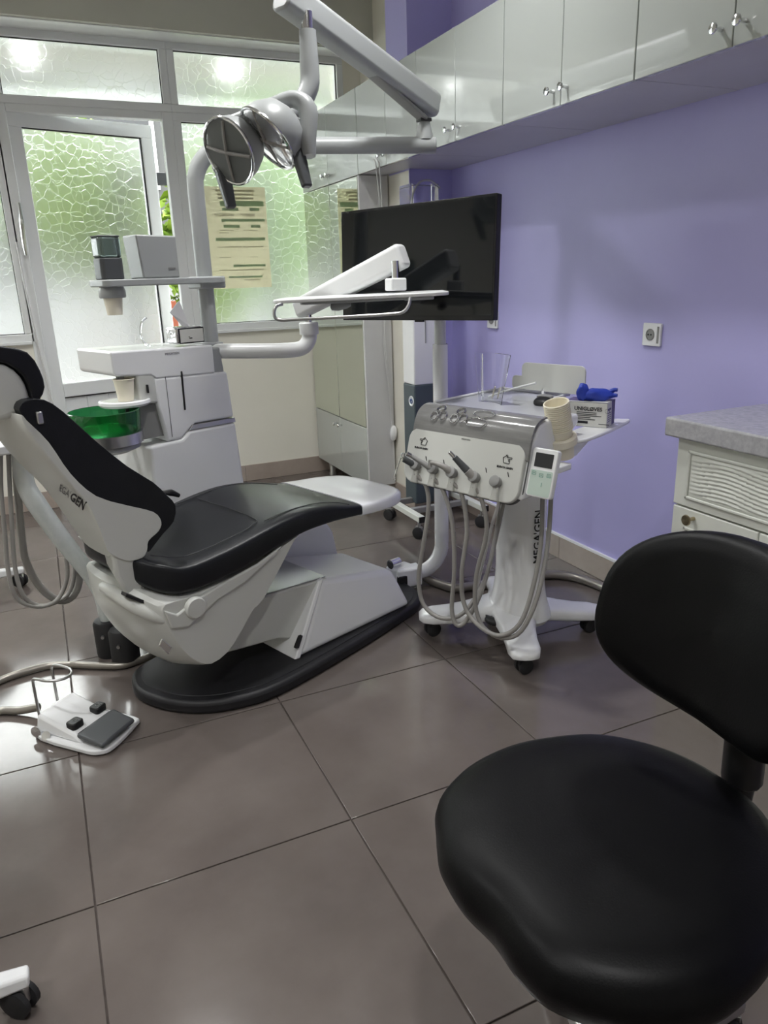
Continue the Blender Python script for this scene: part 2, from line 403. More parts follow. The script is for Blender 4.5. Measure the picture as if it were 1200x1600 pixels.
window('window_4', -2.3, .06, .985, 2.205, .045)  # unseen left stretch made wider to let in more daylight
window('window_5', -2.3, .06, 2.205, 2.56, .042)
struct(obj('trim_3', MB().box(.97, 1.72, 2.115, 2.135, .972, .99), 'pvc', None, .003))
struct(obj('trim_4', MB().box(-2.3, .045, 2.115, 2.135, .972, .99), 'pvc', None, .003))
# door leaf, standing open outwards
door = sempty('door_1', (.095, 2.165, 0), math.radians(15.0))
DW = .80
df = MB().box(0, DW, -.03, .03, .05, .13).box(0, DW, -.03, .03, 2.10, 2.17).box(0, .07, -.03, .03, .13, 2.10).box(DW-.07, DW, -.03, .03, .13, 2.10).box(.07, DW-.07, -.03, .03, .655, .735)
obj('leaf_frame', df, 'pvc', door, .004)
for k in range(5):
    w = (DW-.14)/5; obj('lower_panel', MB().box(.07+k*w+.001, .07+(k+1)*w-.001, -.012, .012, .13, .655), 'pvc', door, .002)
obj('pane', MB().box(.07, DW-.07, -.004, .004, .735, 2.10), 'frost', door, smooth=False)
obj('gasket', MB().box(DW-.077, DW-.07, -.02, -.008, .735, 2.10).box(.07, DW-.07, -.02, -.008, 2.094, 2.10).box(.07, DW-.07, -.02, -.008, .648, .655), 'gasket', door)
hin = obj('hinge', MB().tube([(-.01, -.045, 1.72), (-.015, -.05, 1.62), (-.02, -.05, 1.52), (-.02, -.045, 1.45)], [.006, .013, .012, .007], 8), 'chrome', door)
struct(obj('door_2', MB().box(.045, .105, FY0, FY1, 0, 2.205).box(.905, .966, FY0, FY1, 0, 2.205).box(.105, .905, FY0, FY1, 2.165, 2.206).box(.105, .905, FY0, FY1, 0, .03), 'pvc', None, .004))
tag(obj('white_cord', MB().tube([(.052, 2.105, 1.52), (.06, 2.1, 1.2), (.085, 2.09, .8), (.12, 2.07, .35), (.13, 2.05, .02)], .006, 6), 'hosewhite'), 'thin white cord hanging down beside the glazed door', 'cord')

# poster taped to the outside of the fixed light (seen from behind)
po = thing('poster', 'sun-bleached paper poster with green bars on the right window', 'poster', (1.107, 2.157, 1.238))
obj('sheet', MB().box(0, .375, -.001, .001, 0, .585), 'paper', po, smooth=False)
gb = MB()
for x0, x1, z, h in [(.09,.36,.475,.03),(.10,.20,.45,.017),(.27,.33,.45,.017),(.09,.36,.388,.016),(.10,.20,.353,.017),(.27,.33,.353,.017),(.045,.355,.278,.018),(.14,.345,.125,.014),(.105,.32,.06,.011)]:
    gb.box(x0, x1, -.0018, -.0011, z, z+h)
obj('green_bars', gb, 'poster_green', po, smooth=False)
gl = MB()
for x0, x1, z in [(.07,.31,.557),(.08,.30,.536),(.08,.30,.515),(.05,.17,.428),(.06,.17,.419),(.21,.30,.428),(.22,.30,.419),(.075,.16,.335),(.22,.31,.335),(.07,.13,.322),(.05,.2,.24),(.21,.34,.24),(.06,.13,.18),(.25,.30,.18),(.05,.33,.105),(.2,.3,.045)]:
    gl.box(x0, x1, -.0017, -.0011, z, z+(.011 if z > .5 else .005))
tl_ = obj('text_lines', gl, 'poster_grey', po, smooth=False); tl_['kind'] = 'stuff'

# added ceiling downlights, out of view, that fill the room with light
def downlight(x, y, label):
    t = thing('fill_downlight', label, 'fill light', (x, y, ZC-.02), group='added fill downlights')
    obj('rim', MB().torus((0,0,.006), (0,0,1), .095, .012, 24, 8), 'white', t)
    obj('diffuser', MB().lathe([(.09, .004), (.085, 0), (0.001, -.001)], n=24), 'lamp', t)
    la = bpy.data.lights.new('lamp', 'AREA'); la.shape = 'DISK'; la.size = .17; la.spread = math.radians(132); la.energy = FILL_W; la.color = (1, 1, .99)
    lo = bpy.data.objects.new('lamp', la); COL.objects.link(lo); lo.parent = t; lo.location = (0, 0, -.006)
for x, y, lb in [(.33, .38, 'added round fill downlight above the spittoon unit'), (1.10, -.35, 'added round fill downlight above the television'),
                 (-1.1, .75, 'added round fill downlight on the left near the windows'), (-1.1, -.9, 'added round fill downlight on the left side of the room'),
                 (-1.1, -2.5, 'added round fill downlight on the left behind the camera'), (.33, -2.6, 'added round fill downlight above the camera')]:
    downlight(x, y, lb)

# ================================================================== OUTSIDE
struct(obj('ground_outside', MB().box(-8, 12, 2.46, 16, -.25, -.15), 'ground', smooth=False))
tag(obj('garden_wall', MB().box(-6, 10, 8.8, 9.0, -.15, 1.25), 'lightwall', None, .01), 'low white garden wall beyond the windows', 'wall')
bd = thing('building', 'added house across the yard screening the low sky behind the trees', 'building', (1.5, 11, -.15))  # house added to block low sky, kept dark so the panes stay dimmer
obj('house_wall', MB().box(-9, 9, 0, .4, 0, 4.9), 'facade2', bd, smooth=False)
for k in range(5):
    w_ = obj('window_frame', MB().box(-6+k*2.8, -4.8+k*2.8, -.04, .0, 2.9, 4.2), 'pvc', bd); obj('window_pane', MB().box(-5.93+k*2.8, -4.87+k*2.8, -.05, -.04, 2.97, 4.13), 'screen', w_)
aw = thing('balcony', 'beige balcony overhang outside above the door', 'balcony', (0, 2.42, 2.74))
obj('slab', MB().box(-3.0, 3.6, 0, 1.3, 0, .18), 'facade', aw, .01)
rl_ = thing('terrace_railing', 'dark steel railing posts and bar across the terrace', 'railing', (0, 3.9, -.15))
for x in (.835, 2.0): obj('railing_post', MB().box(x-.04, x+.04, -.04, .04, 0, 2.26), 'rail', rl_, .004)
obj('railing_bar', MB().box(.875, 1.96, -.03, .03, 2.17, 2.26), 'rail', rl_, .004)
tag(obj('signboard', MB().box(1.155, 1.225, 4.25, 4.28, -.15, 1.13), 'orange', None, .003), 'orange sign seen through the door gap', 'sign')
def tree(name, c, r, n, m, label, trunk=.05):
    t = thing(name, label, 'tree', (c[0], c[1], -.15))
    mb = MB()
    for k in range(n):
        d = Vector((random.gauss(0, 1), random.gauss(0, 1), random.gauss(0, 1))).normalized()
        p = Vector((0, 0, c[2]+.15)) + Vector((d.x*r[0], d.y*r[1], d.z*r[2]))*(random.random()**.4)
        e = Vector((random.gauss(0, 1), random.gauss(0, 1), random.gauss(0, .6))).normalized(); g = e.cross(Vector((random.random(), random.random(), 1))).normalized()
        L = random.uniform(.05, .10)
        mb.add([p-e*L, p+g*L*.45, p+e*L, p-g*L*.45], [(0, 1, 2, 3)])
    f = obj('foliage', mb, m, t, smooth=False); f['kind'] = 'stuff'
    obj('trunk', MB().tube([(0, 0, 0), (.03, .02, c[2]*.5), (0, 0, c[2])], [trunk, trunk*.8, trunk*.5], 8), 'bark', t)
tree('green_tree', (.70, 6.3, 2.15), (.75, .4, .80), 3000, 'leaf', 'bright green leafy tree behind the glazed door')
tree('green_tree', (1.70, 5.2, 1.55), (.40, .35, .95), 1700, 'leaf', 'narrow green tree showing in the door gap')
tree('pale_tree', (3.0, 6.9, 2.1), (1.2, .6, 1.3), 2600, 'leafpale', 'pale green tree behind the poster window')

# ================================================================== WALL CABINETS
CX0 = 1.72
def knob(mb, x, y, z, axis=(-1, 0, 0), r=.013):
    return mb.lathe([(.006, 0), (.006, .008), (.0045, .018), (r*.7, .024), (r, .030), (r*.9, .034), (.001, .036)], (x, y, z), axis, 16)
def wall_cabinet(y0, y1, split, label, depth=(1.738, 2.135)):
    t = thing('wall_cabinet', label, 'cabinet', (CX0, (y0+y1)/2, 1.79), group='gloss white wall cabinets')
    b = MB()
    if y1 > 2.0: b.box(1.738, 1.892, y0+.001, y1-.001, 1.7905, 2.19)
    elif y1 > 1.0: b.box(1.738, 2.135, y0+.001, .995, 1.7905, 2.19).box(1.738, 1.892, .995, y1-.001, 1.7905, 2.19)
    else: b.box(1.738, 2.135, y0+.001, y1-.001, 1.7905, 2.19)
    obj('body', b, 'under', t, world=True, smooth=False)
    for a, c, s in ((y0, split, 1), (split, y1, -1)):
        d = obj('door', MB().box(CX0, 1.7375, a+.0015, c-.0015, 1.7895, 2.191), 'cab', t, .0015, 1, world=True)
        obj('knob', knob(MB(), CX0, split-.035*s, 1.835), 'chrome', d, world=True)
    return t
wall_cabinet(1.244, 2.13, 1.684, 'white wall cabinet over the mirrored tall cupboard, furthest of the row')
wall_cabinet(.569, 1.242, .893, 'white wall cabinet on the purple wall behind the lamp boom end')
wall_cabinet(-.108, .567, .231, 'white wall cabinet directly above the television')
wall_cabinet(-.78, -.110, -.446, 'white wall cabinet reflecting a window pane, right of the television')
wall_cabinet(-1.455, -.782, -1.118, 'white wall cabinet cut off at the top right, nearest in view')
wall_cabinet(-2.13, -1.457, -1.79, 'white wall cabinet at the right end of the row, mostly out of frame')

# tall mirrored cupboard
tc = thing('tall_cupboard', 'tall white cupboard with two mirrored doors standing in the corner', 'cabinet', (1.72, 1.69, 0))
obj('body', MB().box(1.739, 1.888, 1.262, 2.125, .10, 1.785), 'cabside', tc, .001, 1, world=True)
obj('side_panel', MB().box(1.722, 1.888, 1.243, 1.261, .10, 1.787), 'cabside', tc, .001, 1, world=True)
for a, c in ((1.263, 1.680), (1.684, 2.125)):
    obj('mirror_door', MB().box(CX0, 1.738, a, c, .452, 1.784), 'mirror', tc, .001, 1, world=True)
    s = 1 if a < 1.5 else -1
    d = obj('door', MB().box(CX0, 1.738, a, c, .10, .447), 'cab', tc, .0015, 1, world=True)
    obj('knob', knob(MB(), CX0, 1.682-.035*s, .405, r=.011), 'chrome', d, world=True)
    obj('cupboard_leg', MB().lathe([(.024, 0), (.024, .012), (.02, .02), (.022, .10)], (1.77, 1.30 if a < 1.5 else 2.0, 0)), 'steel', tc, world=True)
cord = thing('switch_cord', 'white flex with inline switch hanging down the tall cupboard side', 'cord', (1.8, 1.22, .4))
obj('flex', MB().tube([(1.712, 1.02, 1.83), (1.715, 1.0, 1.79), (1.80, 1.15, 1.6), (1.842, 1.228, 1.35), (1.838, 1.232, 1.1), (1.848, 1.232, .85), (1.862, 1.232, .62), (1.868, 1.23, .43)], .0035, 6), 'hosewhite', cord, world=True)
obj('flex', MB().tube([(1.712, .99, 1.83), (1.72, .97, 1.78), (1.81, 1.15, 1.58), (1.848, 1.228, 1.3), (1.845, 1.232, 1.05), (1.836, 1.232, .9), (1.858, 1.23, .62), (1.872, 1.23, .40), (1.875, 1.22, .14)], .0035, 6), 'hosewhite', cord, world=True)
obj('inline_switch', MB().lathe([(.006, -.045), (.018, -.03), (.022, 0), (.018, .03), (.006, .045)], (1.872, 1.22, .41), (.1, 0, 1), 12), 'white', cord, world=True)

# sockets on the purple wall
def socket(y, z, label, w=.09, h=.082):
    t = thing('wall_socket', label, 'socket', (XW, y, z))
    obj('plate', MB().prism(rrect(w, h, .005), lambda p, q: (0, p, q), lambda p, q: (-.010, p, q)), 'white', t, .002)
    obj('recess', MB().lathe([(.021, .0), (.021, .0025), (.017, .003), (.017, .0012), (.001, .001)], (-.010, .006, 0), (-1, 0, 0), 20), 'midgrey', t)
    obj('contact', MB().cyl((-.0125, -.001, 0), (-1, 0, 0), .003, .002, 8).cyl((-.0125, .013, 0), (-1, 0, 0), .003, .002, 8), 'blackp', t)
    obj('side_strip', MB().box(-.0115, -.009, -w/2+.008, -w/2+.017, -.03, .03), 'midgrey', t)
socket(-.496, 1.047, 'white wall socket on the purple wall right of the cart')
socket(.585, 1.06, 'white wall socket on the purple wall behind the television edge')

# low drawer cabinet at the right
dc = thing('drawer_cabinet', 'pale carved-front drawer cabinet by the right wall behind the stool', 'cabinet', (1.76, -1.6, 0))
DX = 1.755
obj('carcass', MB().box(DX+.018, 2.132, -2.25, -1.03, .02, .80), 'drawerwhite', dc, .002, 1, world=True)
dr = obj('drawer_front', MB().box(DX, DX+.018, -1.64, -1.03, .60, .80), 'drawerwhite', dc, .003, world=True)
def wavy(y0, y1, z0, z1):
    mb = MB(); ny, nz = 36, 40; vs = []
    for i in range(ny+1):
        for j in range(nz+1):
            y = y0+(y1-y0)*i/ny; z = z0+(z1-z0)*j/nz
            w = math.sin((z-z0)*2*PI/.024 + 1.6*math.sin(y*22))*.0035*min(1, min(j, nz-j)/3)*min(1, min(i, ny-i)/2)
            vs.append((DX-.001-abs(w)*1.2, y, z))
    fs = [(i*(nz+1)+j, (i+1)*(nz+1)+j, (i+1)*(nz+1)+j+1, i*(nz+1)+j+1) for i in range(ny) for j in range(nz)]
    return mb.add(vs, fs)
obj('carved_panel', wavy(-1.59, -1.085, .635, .762), 'drawerwhite', dr, world=True)
obj('panel_frame', MB().box(DX-.006, DX, -1.60, -1.59, .625, .772).box(DX-.006, DX, -1.085, -1.075, .625, .772).box(DX-.006, DX, -1.60, -1.075, .762, .772).box(DX-.006, DX, -1.60, -1.075, .625, .635), 'drawerwhite', dr, .003, world=True)
for a, c in ((-1.334, -1.032), (-1.64, -1.338)):
    d = obj('door', MB().box(DX, DX+.018, a, c, .03, .595), 'drawerwhite', dc, .003, world=True)
    obj('panel_frame', MB().box(DX-.006, DX, a+.05, a+.06, .09, .54).box(DX-.006, DX, c-.06, c-.05, .09, .54).box(DX-.006, DX, a+.05, c-.05, .53, .54).box(DX-.006, DX, a+.05, c-.05, .09, .10), 'drawerwhite', d, .003, world=True)
    obj('knob', knob(MB(), DX, -1.115 if a > -1.4 else -1.55, .572, r=.017), 'brass', d, world=True)
obj('drawer_front', MB().box(DX, DX+.018, -2.25, -1.643, .03, .80), 'drawerwhite', dc, .003, world=True)
tag(obj('worktop', MB().box(DX-.03, 2.135, -2.27, -1.0, .806, .862), 'worktop', None, .006, 3), 'grey stone-effect worktop on the pale drawer cabinet', 'worktop')

# ================================================================== DENTAL CHAIR (own axes: x to the foot end, y to the far side)
TH = math.radians(20)
OCL = (.45, -.29, 0)
dch = thing('dental_chair', 'reclined dental patient chair with black vinyl cushions and white shell', 'dental chair', OCL, TH)
half = [(-.275, 0), (-.262, .08), (-.225, .165), (-.16, .24), (-.06, .295), (.06, .318), (.3, .30), (.55, .268), (.74, .238), (.82, .215), (.885, .165), (.915, .09), (.925, 0)]
far = [(-.262, .06), (-.235, .11), (-.185, .145), (-.10, .165), (.04, .19), (.3, .25), (.55, .262), (.74, .238), (.82, .215), (.885, .165), (.915, .09)]
outl = [(a, -b) for a, b in half] + [(a, b) for a, b in reversed(far)]
outl = [(p.x, p.y) for p in spline([(a, b, 0) for a, b in outl], 3, True)]
obj('base_plate', MB().prism_xy(outl, 0.0, .045), 'base', dch, .014, 3)
pm = [(a*.95+.02, b*.9) for a, b in outl]
obj('base_mat', MB().prism_xy(pm, .0445, .0475), 'base', dch, .002, 1)
# front hood on the base
hd = MB().hexa([(.20, -.235, .046), (.775, -.222, .046), (.775, .205, .046), (.20, .225, .046),
                (.372, -.172, .268), (.738, -.158, .190), (.738, .135, .190), (.372, .165, .268)])
hood = obj('front_hood', hd, 'white', dch, .022, 4)
obj('hood_edge', MB().hexa([(.185, -.232, .047), (.205, -.238, .047), (.205, .22, .047), (.185, .22, .047), (.36, -.168, .266), (.382, -.172, .270), (.382, .165, .270), (.36, .165, .266)]), 'white', hood, .004)
obj('edge_slot', MB().hexa([(.196, -.229, .085), (.206, -.232, .085), (.206, -.215, .085), (.196, -.215, .085), (.222, -.222, .118), (.232, -.224, .118), (.232, -.21, .118), (.222, -.21, .118)]), 'gasket', hood)
# lifting arm between the base and the seat
obj('lift_arm', MB().prism_az([(-.12, .30), (-.12, .20), (-.03, .135), (.17, .108), (.22, .09), (.30, .09), (.42, .245), (.40, .262), (.06, .285)], -.163, .163), 'offwhite', dch, .006)
obj('arm_top_plate', MB().prism_az([(.07, .286), (.40, .264), (.40, .268), (.07, .290)], -.158, .158), 'traytop', dch, .001, 1)
# side shell of the seat
pn = [(.215, .490), (.200, .474), (.066, .318), (.03, .30), (-.02, .245), (-.08, .19), (-.14, .174), (-.18, .195), (-.215, .235), (-.245, .29), (-.265, .345), (-.275, .39), (-.265, .415), (-.20, .412), (-.10, .418), (.05, .437)]
pc_ = [(.215, .490), (.200, .474), (.066, .318), (.03, .30), (-.02, .235), (-.08, .18), (-.15, .155), (-.225, .165), (-.29, .24), (-.33, .31), (-.355, .38), (-.355, .44), (-.33, .47), (-.22, .43), (-.10, .418), (.05, .437)]
rs_ = []
for b in (-.252, -.25, -.24, -.22, -.19, -.15, -.10, -.05, 0, .05, .10, .15, .20, .24, .252):
    t = min(1, abs(b)/.25)**(3 if b < 0 else 1.2); e = 0.006 if abs(b) > .251 else 0
    ring = []
    for (a0, z0), (a1, z1) in zip(pn, pc_):
        a_, z_ = a1+(a0-a1)*t, z1+(z0-z1)*t
        ring.append((a_*(1-e), b, z_+e*(.33-z_)))
    rs_.append([(q.x, b, q.z) for q in spline([(p_[0], 0, p_[2]) for p_ in ring], 2, True)])
ss = obj('seat_shell', MB().rings(rs_), 'offwhite', dch, .004, 2, ang=50)
obj('side_rail', MB().prism_az([(-.272, .40), (-.235, .376), (-.176, .40), (-.06, .425), (.05, .445), (.15, .478), (.12, .455), (0, .40), (-.10, .375), (-.150, .352), (-.205, .325), (-.257, .338)], -.262, -.250), 'offwhite', ss, .005, 3)
obj('rear_rail', MB().tube([(-.225, -.243, .348), (-.268, -.230, .368), (-.302, -.206, .392), (-.332, -.17, .42), (-.348, -.11, .44), (-.35, -.05, .44)], [.016, .020, .022, .022, .020, .016], 10, 5), 'offwhite', ss)
obj('pivot_cap', MB().lathe([(.033, 0), (.033, .012), (.029, .017), (.001, .018)], (-.178, -.256, .379), (0, -1, 0), 24), 'offwhite', ss)
obj('vent_slot', MB().hexa([(-.352, -.200, .452), (-.278, -.215, .398), (-.278, -.18, .398), (-.352, -.17, .452), (-.348, -.200, .460), (-.274, -.215, .406), (-.274, -.18, .406), (-.348, -.17, .460)]), 'gasket', ss)
obj('pull_tab', MB().hexa([(-.300, -.256, .300), (-.275, -.256, .262), (-.275, -.25, .262), (-.300, -.25, .300), (-.288, -.256, .318), (-.262, -.256, .280), (-.262, -.25, .280), (-.288, -.25, .318)]), 'chrome', ss, .002)
# backrest carrier
cr = [(-.362, .62), (-.262, .56), (-.275, .50), (-.275, .45), (-.235, .39), (-.26, .375), (-.33, .43), (-.358, .50)]
obj('back_carrier', MB().prism(cr, lambda a, z: (a, -.165, z), lambda a, z: (a+.045, 0, z)), 'offwhite', dch, .014, 3)
# seat cushion
seat = [(-.322, .07, .50, .515), (-.318, .115, .488, .528), (-.306, .16, .472, .54), (-.28, .205, .447, .540), (-.24, .238, .424, .530), (-.18, .258, .416, .513), (-.05, .264, .430, .527), (.05, .264, .446, .545), (.15, .262, .470, .562), (.25, .258, .487, .570), (.36, .250, .489, .560), (.46, .241, .484, .536), (.522, .236, .479, .522)]
st = obj('seat_cushion', MB().loft2(seat, 40, .3), 'vinyl', dch, 0, ang=75)
leg = [(.5195, .2395, .475, .526), (.53, .239, .474, .525), (.60, .235, .470, .519), (.68, .226, .466, .515), (.735, .208, .466, .512), (.775, .175, .468, .510), (.80, .12, .474, .505), (.81, .05, .48, .50)]
obj('foot_cover', MB().loft2(leg, 40, .30), mat('foot_cover_film', (.86, .87, .9), .22, coat=.5), dch, 0, ang=75)
sm = MB()
sm.tube([(-.27, -.215, .556), (-.16, -.212, .522), (0, -.212, .539), (.08, -.205, .553), (.115, -.17, .5595), (.12, 0, .562), (.115, .17, .5595)], .0014, 5)
sm.tube([(.12, -.215, .559), (.22, -.212, .569), (.33, -.208, .565), (.42, -.21, .548), (.47, -.225, .532)], .0014, 5)
sm.tube([(.05, .2, .55), (.2, .205, .567), (.33, .2, .565), (.45, .16, .541)], .0014, 5)
obj('seam_piping', sm, 'seam', st)
# backrest
E_ = [(-.523, .975), (-.479, .912), (-.437, .820), (-.379, .746), (-.295, .699), (-.223, .663), (-.203, .629), (-.215, .603), (-.249, .583), (-.257, .556), (-.275, .538), (-.317, .545), (-.365, .580)]
cush = [(-.528, .985), (-.530, 1.008), (-.512, 1.020), (-.470, 1.016), (-.428, .980), (-.357, .893), (-.280, .808), (-.211, .748), (-.174, .701), (-.151, .665), (-.163, .619), (-.202, .590), (-.237, .560), (-.25, .55)] + [E_[k] for k in (9, 8, 7, 6, 5, 4, 3, 2, 1)]
cush = [(q.x, q.z) for q in spline([(a, 0, z) for a, z in cush], 2, True)]
bc = obj('back_cushion', MB().prism_az(cush, -.169, .169), 'vinyl', dch, .014, 4, ang=60)
Bc = [(-.335, .535), (-.352, .575), (-.385, .648), (-.424, .734), (-.466, .800), (-.505, .868), (-.541, .950), (-.546, .990)]
Nn = [(-.368, .583), (-.374, .60), (-.385, .66), (-.405, .735), (-.440, .80), (-.482, .875), (-.520, .950), (-.528, .985)]
Ff = [(-.30, .56), (-.315, .59), (-.34, .66), (-.385, .735), (-.435, .80), (-.48, .875), (-.52, .950), (-.525, .985)]
Ef = E_[:-2]
rs_ = []
for b in (-.172, -.170, -.164, -.15, -.125, -.09, -.045, 0, .05, .09, .125, .15):
    u_ = max(0, 1-abs(b/.172)**2.2)**.5; tgt = Nn if b < 0 else Ff
    bk = [(n_[0]+(c_[0]-n_[0])*u_, n_[1]+(c_[1]-n_[1])*u_) for n_, c_ in zip(tgt, Bc)]
    e = .01 if b < -.171 else 0
    rs_.append([(q.x, b, q.z) for q in spline([(a_*(1-e)+e*-.38, 0, z_*(1-e)+e*.75) for a_, z_ in Ef+[(-.322, .543)]+bk], 3, True)])
bs = obj('back_shell', MB().rings(rs_), 'offwhite', dch, .003, 2, ang=50)
from mathutils.bvhtree import BVHTree
def wrap_text(body, size, m, origin, right, up, par, d, **k):
    t = lettering('lettering', body, size, m, par, origin, right, up, **k)
    bv = BVHTree.FromPolygons([v.co for v in par.data.vertices], [tuple(p.vertices) for p in par.data.polygons]); d = Vector(d).normalized()
    for v in t.data.vertices:
        h = bv.ray_cast(v.co-d*.3, d)
        if h[0] is not None: v.co = h[0]-d*.0036
    return t
TD = (.50, .86, -.12)
wrap_text('GEN', .047, 'ink', (-.436, -.17, .738), (.76, 0, -.65), (.60, 0, .80), bs, TD, bold=.0012, squeeze=.55)
wrap_text("EGA'", .045, 'inkgrey', (-.472, -.17, .769), (.76, 0, -.65), (.60, 0, .80), bs, TD, squeeze=.42)  # letters greyed: glare on the shell put into the ink colour
# headrest
hc = [(-.66, 1.155), (-.60, 1.16), (-.535, 1.151), (-.478, 1.131), (-.455, 1.085), (-.450, 1.042), (-.468, 1.012), (-.490, 1.0), (-.487, 1.03), (-.497, 1.075), (-.53, 1.108), (-.58, 1.124), (-.66, 1.125)]
obj('headrest_cushion', MB().prism_az([(p.x, p.z) for p in spline([(a, 0, z) for a, z in hc], 2, True)], -.135, .135), 'vinyl', dch, .02, 4, ang=60)
hs = [(-.492, 1.0), (-.489, 1.035), (-.50, 1.073), (-.532, 1.106), (-.60, 1.120), (-.68, 1.09), (-.69, 1.03), (-.65, .985), (-.58, .97), (-.53, .978)]
obj('headrest_shell', MB().prism_az([(p.x, p.z) for p in spline([(a, 0, z) for a, z in hs], 2, True)], -.130, .130), 'offwhite', dch, .025, 4, ang=60)
obj('headrest_bracket', MB().box(-.498, -.482, -.178, -.10, .958, .990), 'steel', dch, .004)
obj('headrest_neck', MB().prism_az([(-.58, 1.01), (-.56, .98), (-.50, .95), (-.48, .97), (-.52, 1.0)], -.05, .05), 'blackp', dch, .004)
obj('far_arm', MB().prism_az([(.38, .20), (.44, .40), (.60, .41), (.715, .300), (.735, .27), (.757, .16), (.77, .045), (.5, .045)], .185, .225), 'white', dch, .012, 3)
obj('armrest_lever', MB().tube([(.0, .21, .60), (.03, .2, .595), (.06, .2, .578)], [.006, .012, .007], 8), 'blackp', dch)
# floor junction at the foot end of the chair
fj = MB().hexa([(.90, -.02, .03), (1.0, -.045, .03), (1.0, .035, .03), (.90, .05, .03), (.90, -.02, .10), (1.0, -.045, .10), (1.0, .035, .10), (.90, .05, .10)])
obj('floor_connector', fj, 'white', dch, .008)
obj('connector_tap', MB().cyl((.90, .02, .115), (1, 0, 0), .02, .05, 14), 'chrome', dch)
obj('connector_valve', MB().box(.895, .96, -.05, -.02, .02, .075), 'blackp', dch, .005)

# suction canisters standing behind the chair
for (x, y), lb in (((.145, .005), 'black suction canister on the floor, further of the pair'), ((.188, -.098), 'black suction canister on the floor under the seat shell')):
    t = thing('suction_canister', lb, 'canister', (x, y, 0), group='suction canisters')
    obj('body', MB().lathe([(.047, 0), (.049, .01), (.048, .125), (.042, .135), (.001, .136)], n=28), 'rubber', t)
    obj('drain_knob', MB().cyl((-.02, -.041, .09), (-.3, -1, 0), .006, .012, 10), 'steel', t)

# ================================================================== SPITTOON UNIT (same axes as the chair)
un = thing('spittoon_unit', 'white dental water unit with green glass bowl behind the chair', 'dental unit', OCL, TH)
B0, B1 = .45, .74
obj('lower_body', MB().prism([(.07, 0), (.50, 0), (.497, .45), (.478, .742), (.27, .742), (.235, .715), (.10, .708)], lambda a, z: (a, B0, z), lambda a, z: (a, B1, z)), 'white', un, .012, 3)
obj('silver_band', MB().prism_az([(.268, .743), (.480, .743), (.478, .762), (.285, .762)], B0+.001, B1-.001), 'steel', un, .002)
ub_ = obj('upper_body', MB().prism_az([(.175, .712), (.236, .715), (.272, .745), (.30, .764), (.476, .764), (.464, .945), (.150, .955), (.152, .86)], B0+.004, B1-.004), 'white', un, .010, 3)
obj('level_slit', MB().prism([( .258, .822), (.265, .822), (.268, .968), (.261, .968)], lambda a, z: (a, B0-.001, z), lambda a, z: (a, B0+.012, z)), 'gasket', ub_, .003)
obj('panel_joint', MB().box(.196, .1975, B0+.0025, B0+.006, .73, .955), 'grey', ub_)
obj('column_body', MB().prism_az([(.40, .94), (.462, .94), (.452, 1.04), (.40, 1.04)], B0+.02, B1-.03), 'lampgrey', un, .008)
hd_ = obj('filler_head', MB().prism_az([(.0, .985), (.01, .975), (.14, .965), (.16, .950), (.41, .945), (.41, 1.052), (.0, 1.062)], B0+.003, B1-.006), 'white', un, .008, 3)
obj('filler_spout', MB().cyl((.045, .50, .952), (0, 0, 1), .014, .03, 14), 'lampgrey', hd_)
lettering('lettering', "MEGA'GEN", .012, 'inkgrey', hd_, (.235, B0+.003, 1.035), (1, 0, 0), (0, 0, 1))
obj('sensor_window', MB().box(.117, .122, .445, .455, .905, .935), 'gasket', ub_)
obj('neck_body', MB().prism_az([(.09, .87), (.16, .86), (.16, .97), (.085, .975)], .455, .60), 'offwhite', un, .01, 3)
obj('cup_shelf', MB().lathe([(.001, .0), (.085, .002), (.092, .010), (.090, .020), (.084, .023), (.080, .019), (.001, .018)], (.05, .50, .864), n=32), 'white', un)
obj('bowl_recess', MB().box(.075, .178, .47, .62, .735, .862), 'midgrey', un, .004)
bowl = obj('bowl_glass', MB().lathe([(.112, .776), (.120, .80), (.122, .862), (.118, .864), (.115, .802), (.105, .785)], (-.045, .47, 0), n=36, cap=False), 'greenglass', un)
obj('bowl_floor', MB().lathe([(.11, .779), (.05, .772), (.001, .768)], (-.045, .47, 0), n=36, cap=False), 'greenglass', bowl)
obj('bowl_ring', MB().lathe([(.112, .745), (.122, .748), (.122, .786), (.105, .786)], (-.045, .47, 0), n=36), 'steel', un)
obj('bowl_base', MB().lathe([(.03, .705), (.075, .715), (.110, .730), (.108, .745)], (-.045, .47, 0), n=36), 'lampgrey', un)
obj('bowl_spout', MB().tube([(.07, .50, .865), (.055, .495, .855), (.05, .49, .835)], .007, 8), 'blackp', un)
un_post = obj('post_flange', MB().box(.395, .49, .50, .60, 1.04, 1.056), 'lampgrey', un, .006)

# paper cup under the filler
def paper_cup(name, label, parent_loc, rz=0, group=None, mtx=None, r0=.027, r1=.036, h=.077):
    t = thing(name, label, 'cup', parent_loc, rz, group, mtx)
    obj('cup_wall', MB().lathe([(.001, 0), (r0, 0), (r1, h), (r1-.0015, h), (r0-.001, .004), (.001, .004)], n=24, cap=False), 'cup', t)
    obj('cup_rim', MB().torus((0, 0, h), (0, 0, 1), r1, .0026, 24, 6), 'cup', t)
    return t
def at(a, b, z, o=OCL): return (o[0]+a*math.cos(TH)-b*math.sin(TH), o[1]+a*math.sin(TH)+b*math.cos(TH), z)
paper_cup('paper_cup', 'cream paper cup standing under the unit spout', at(.05, .485, .8835))

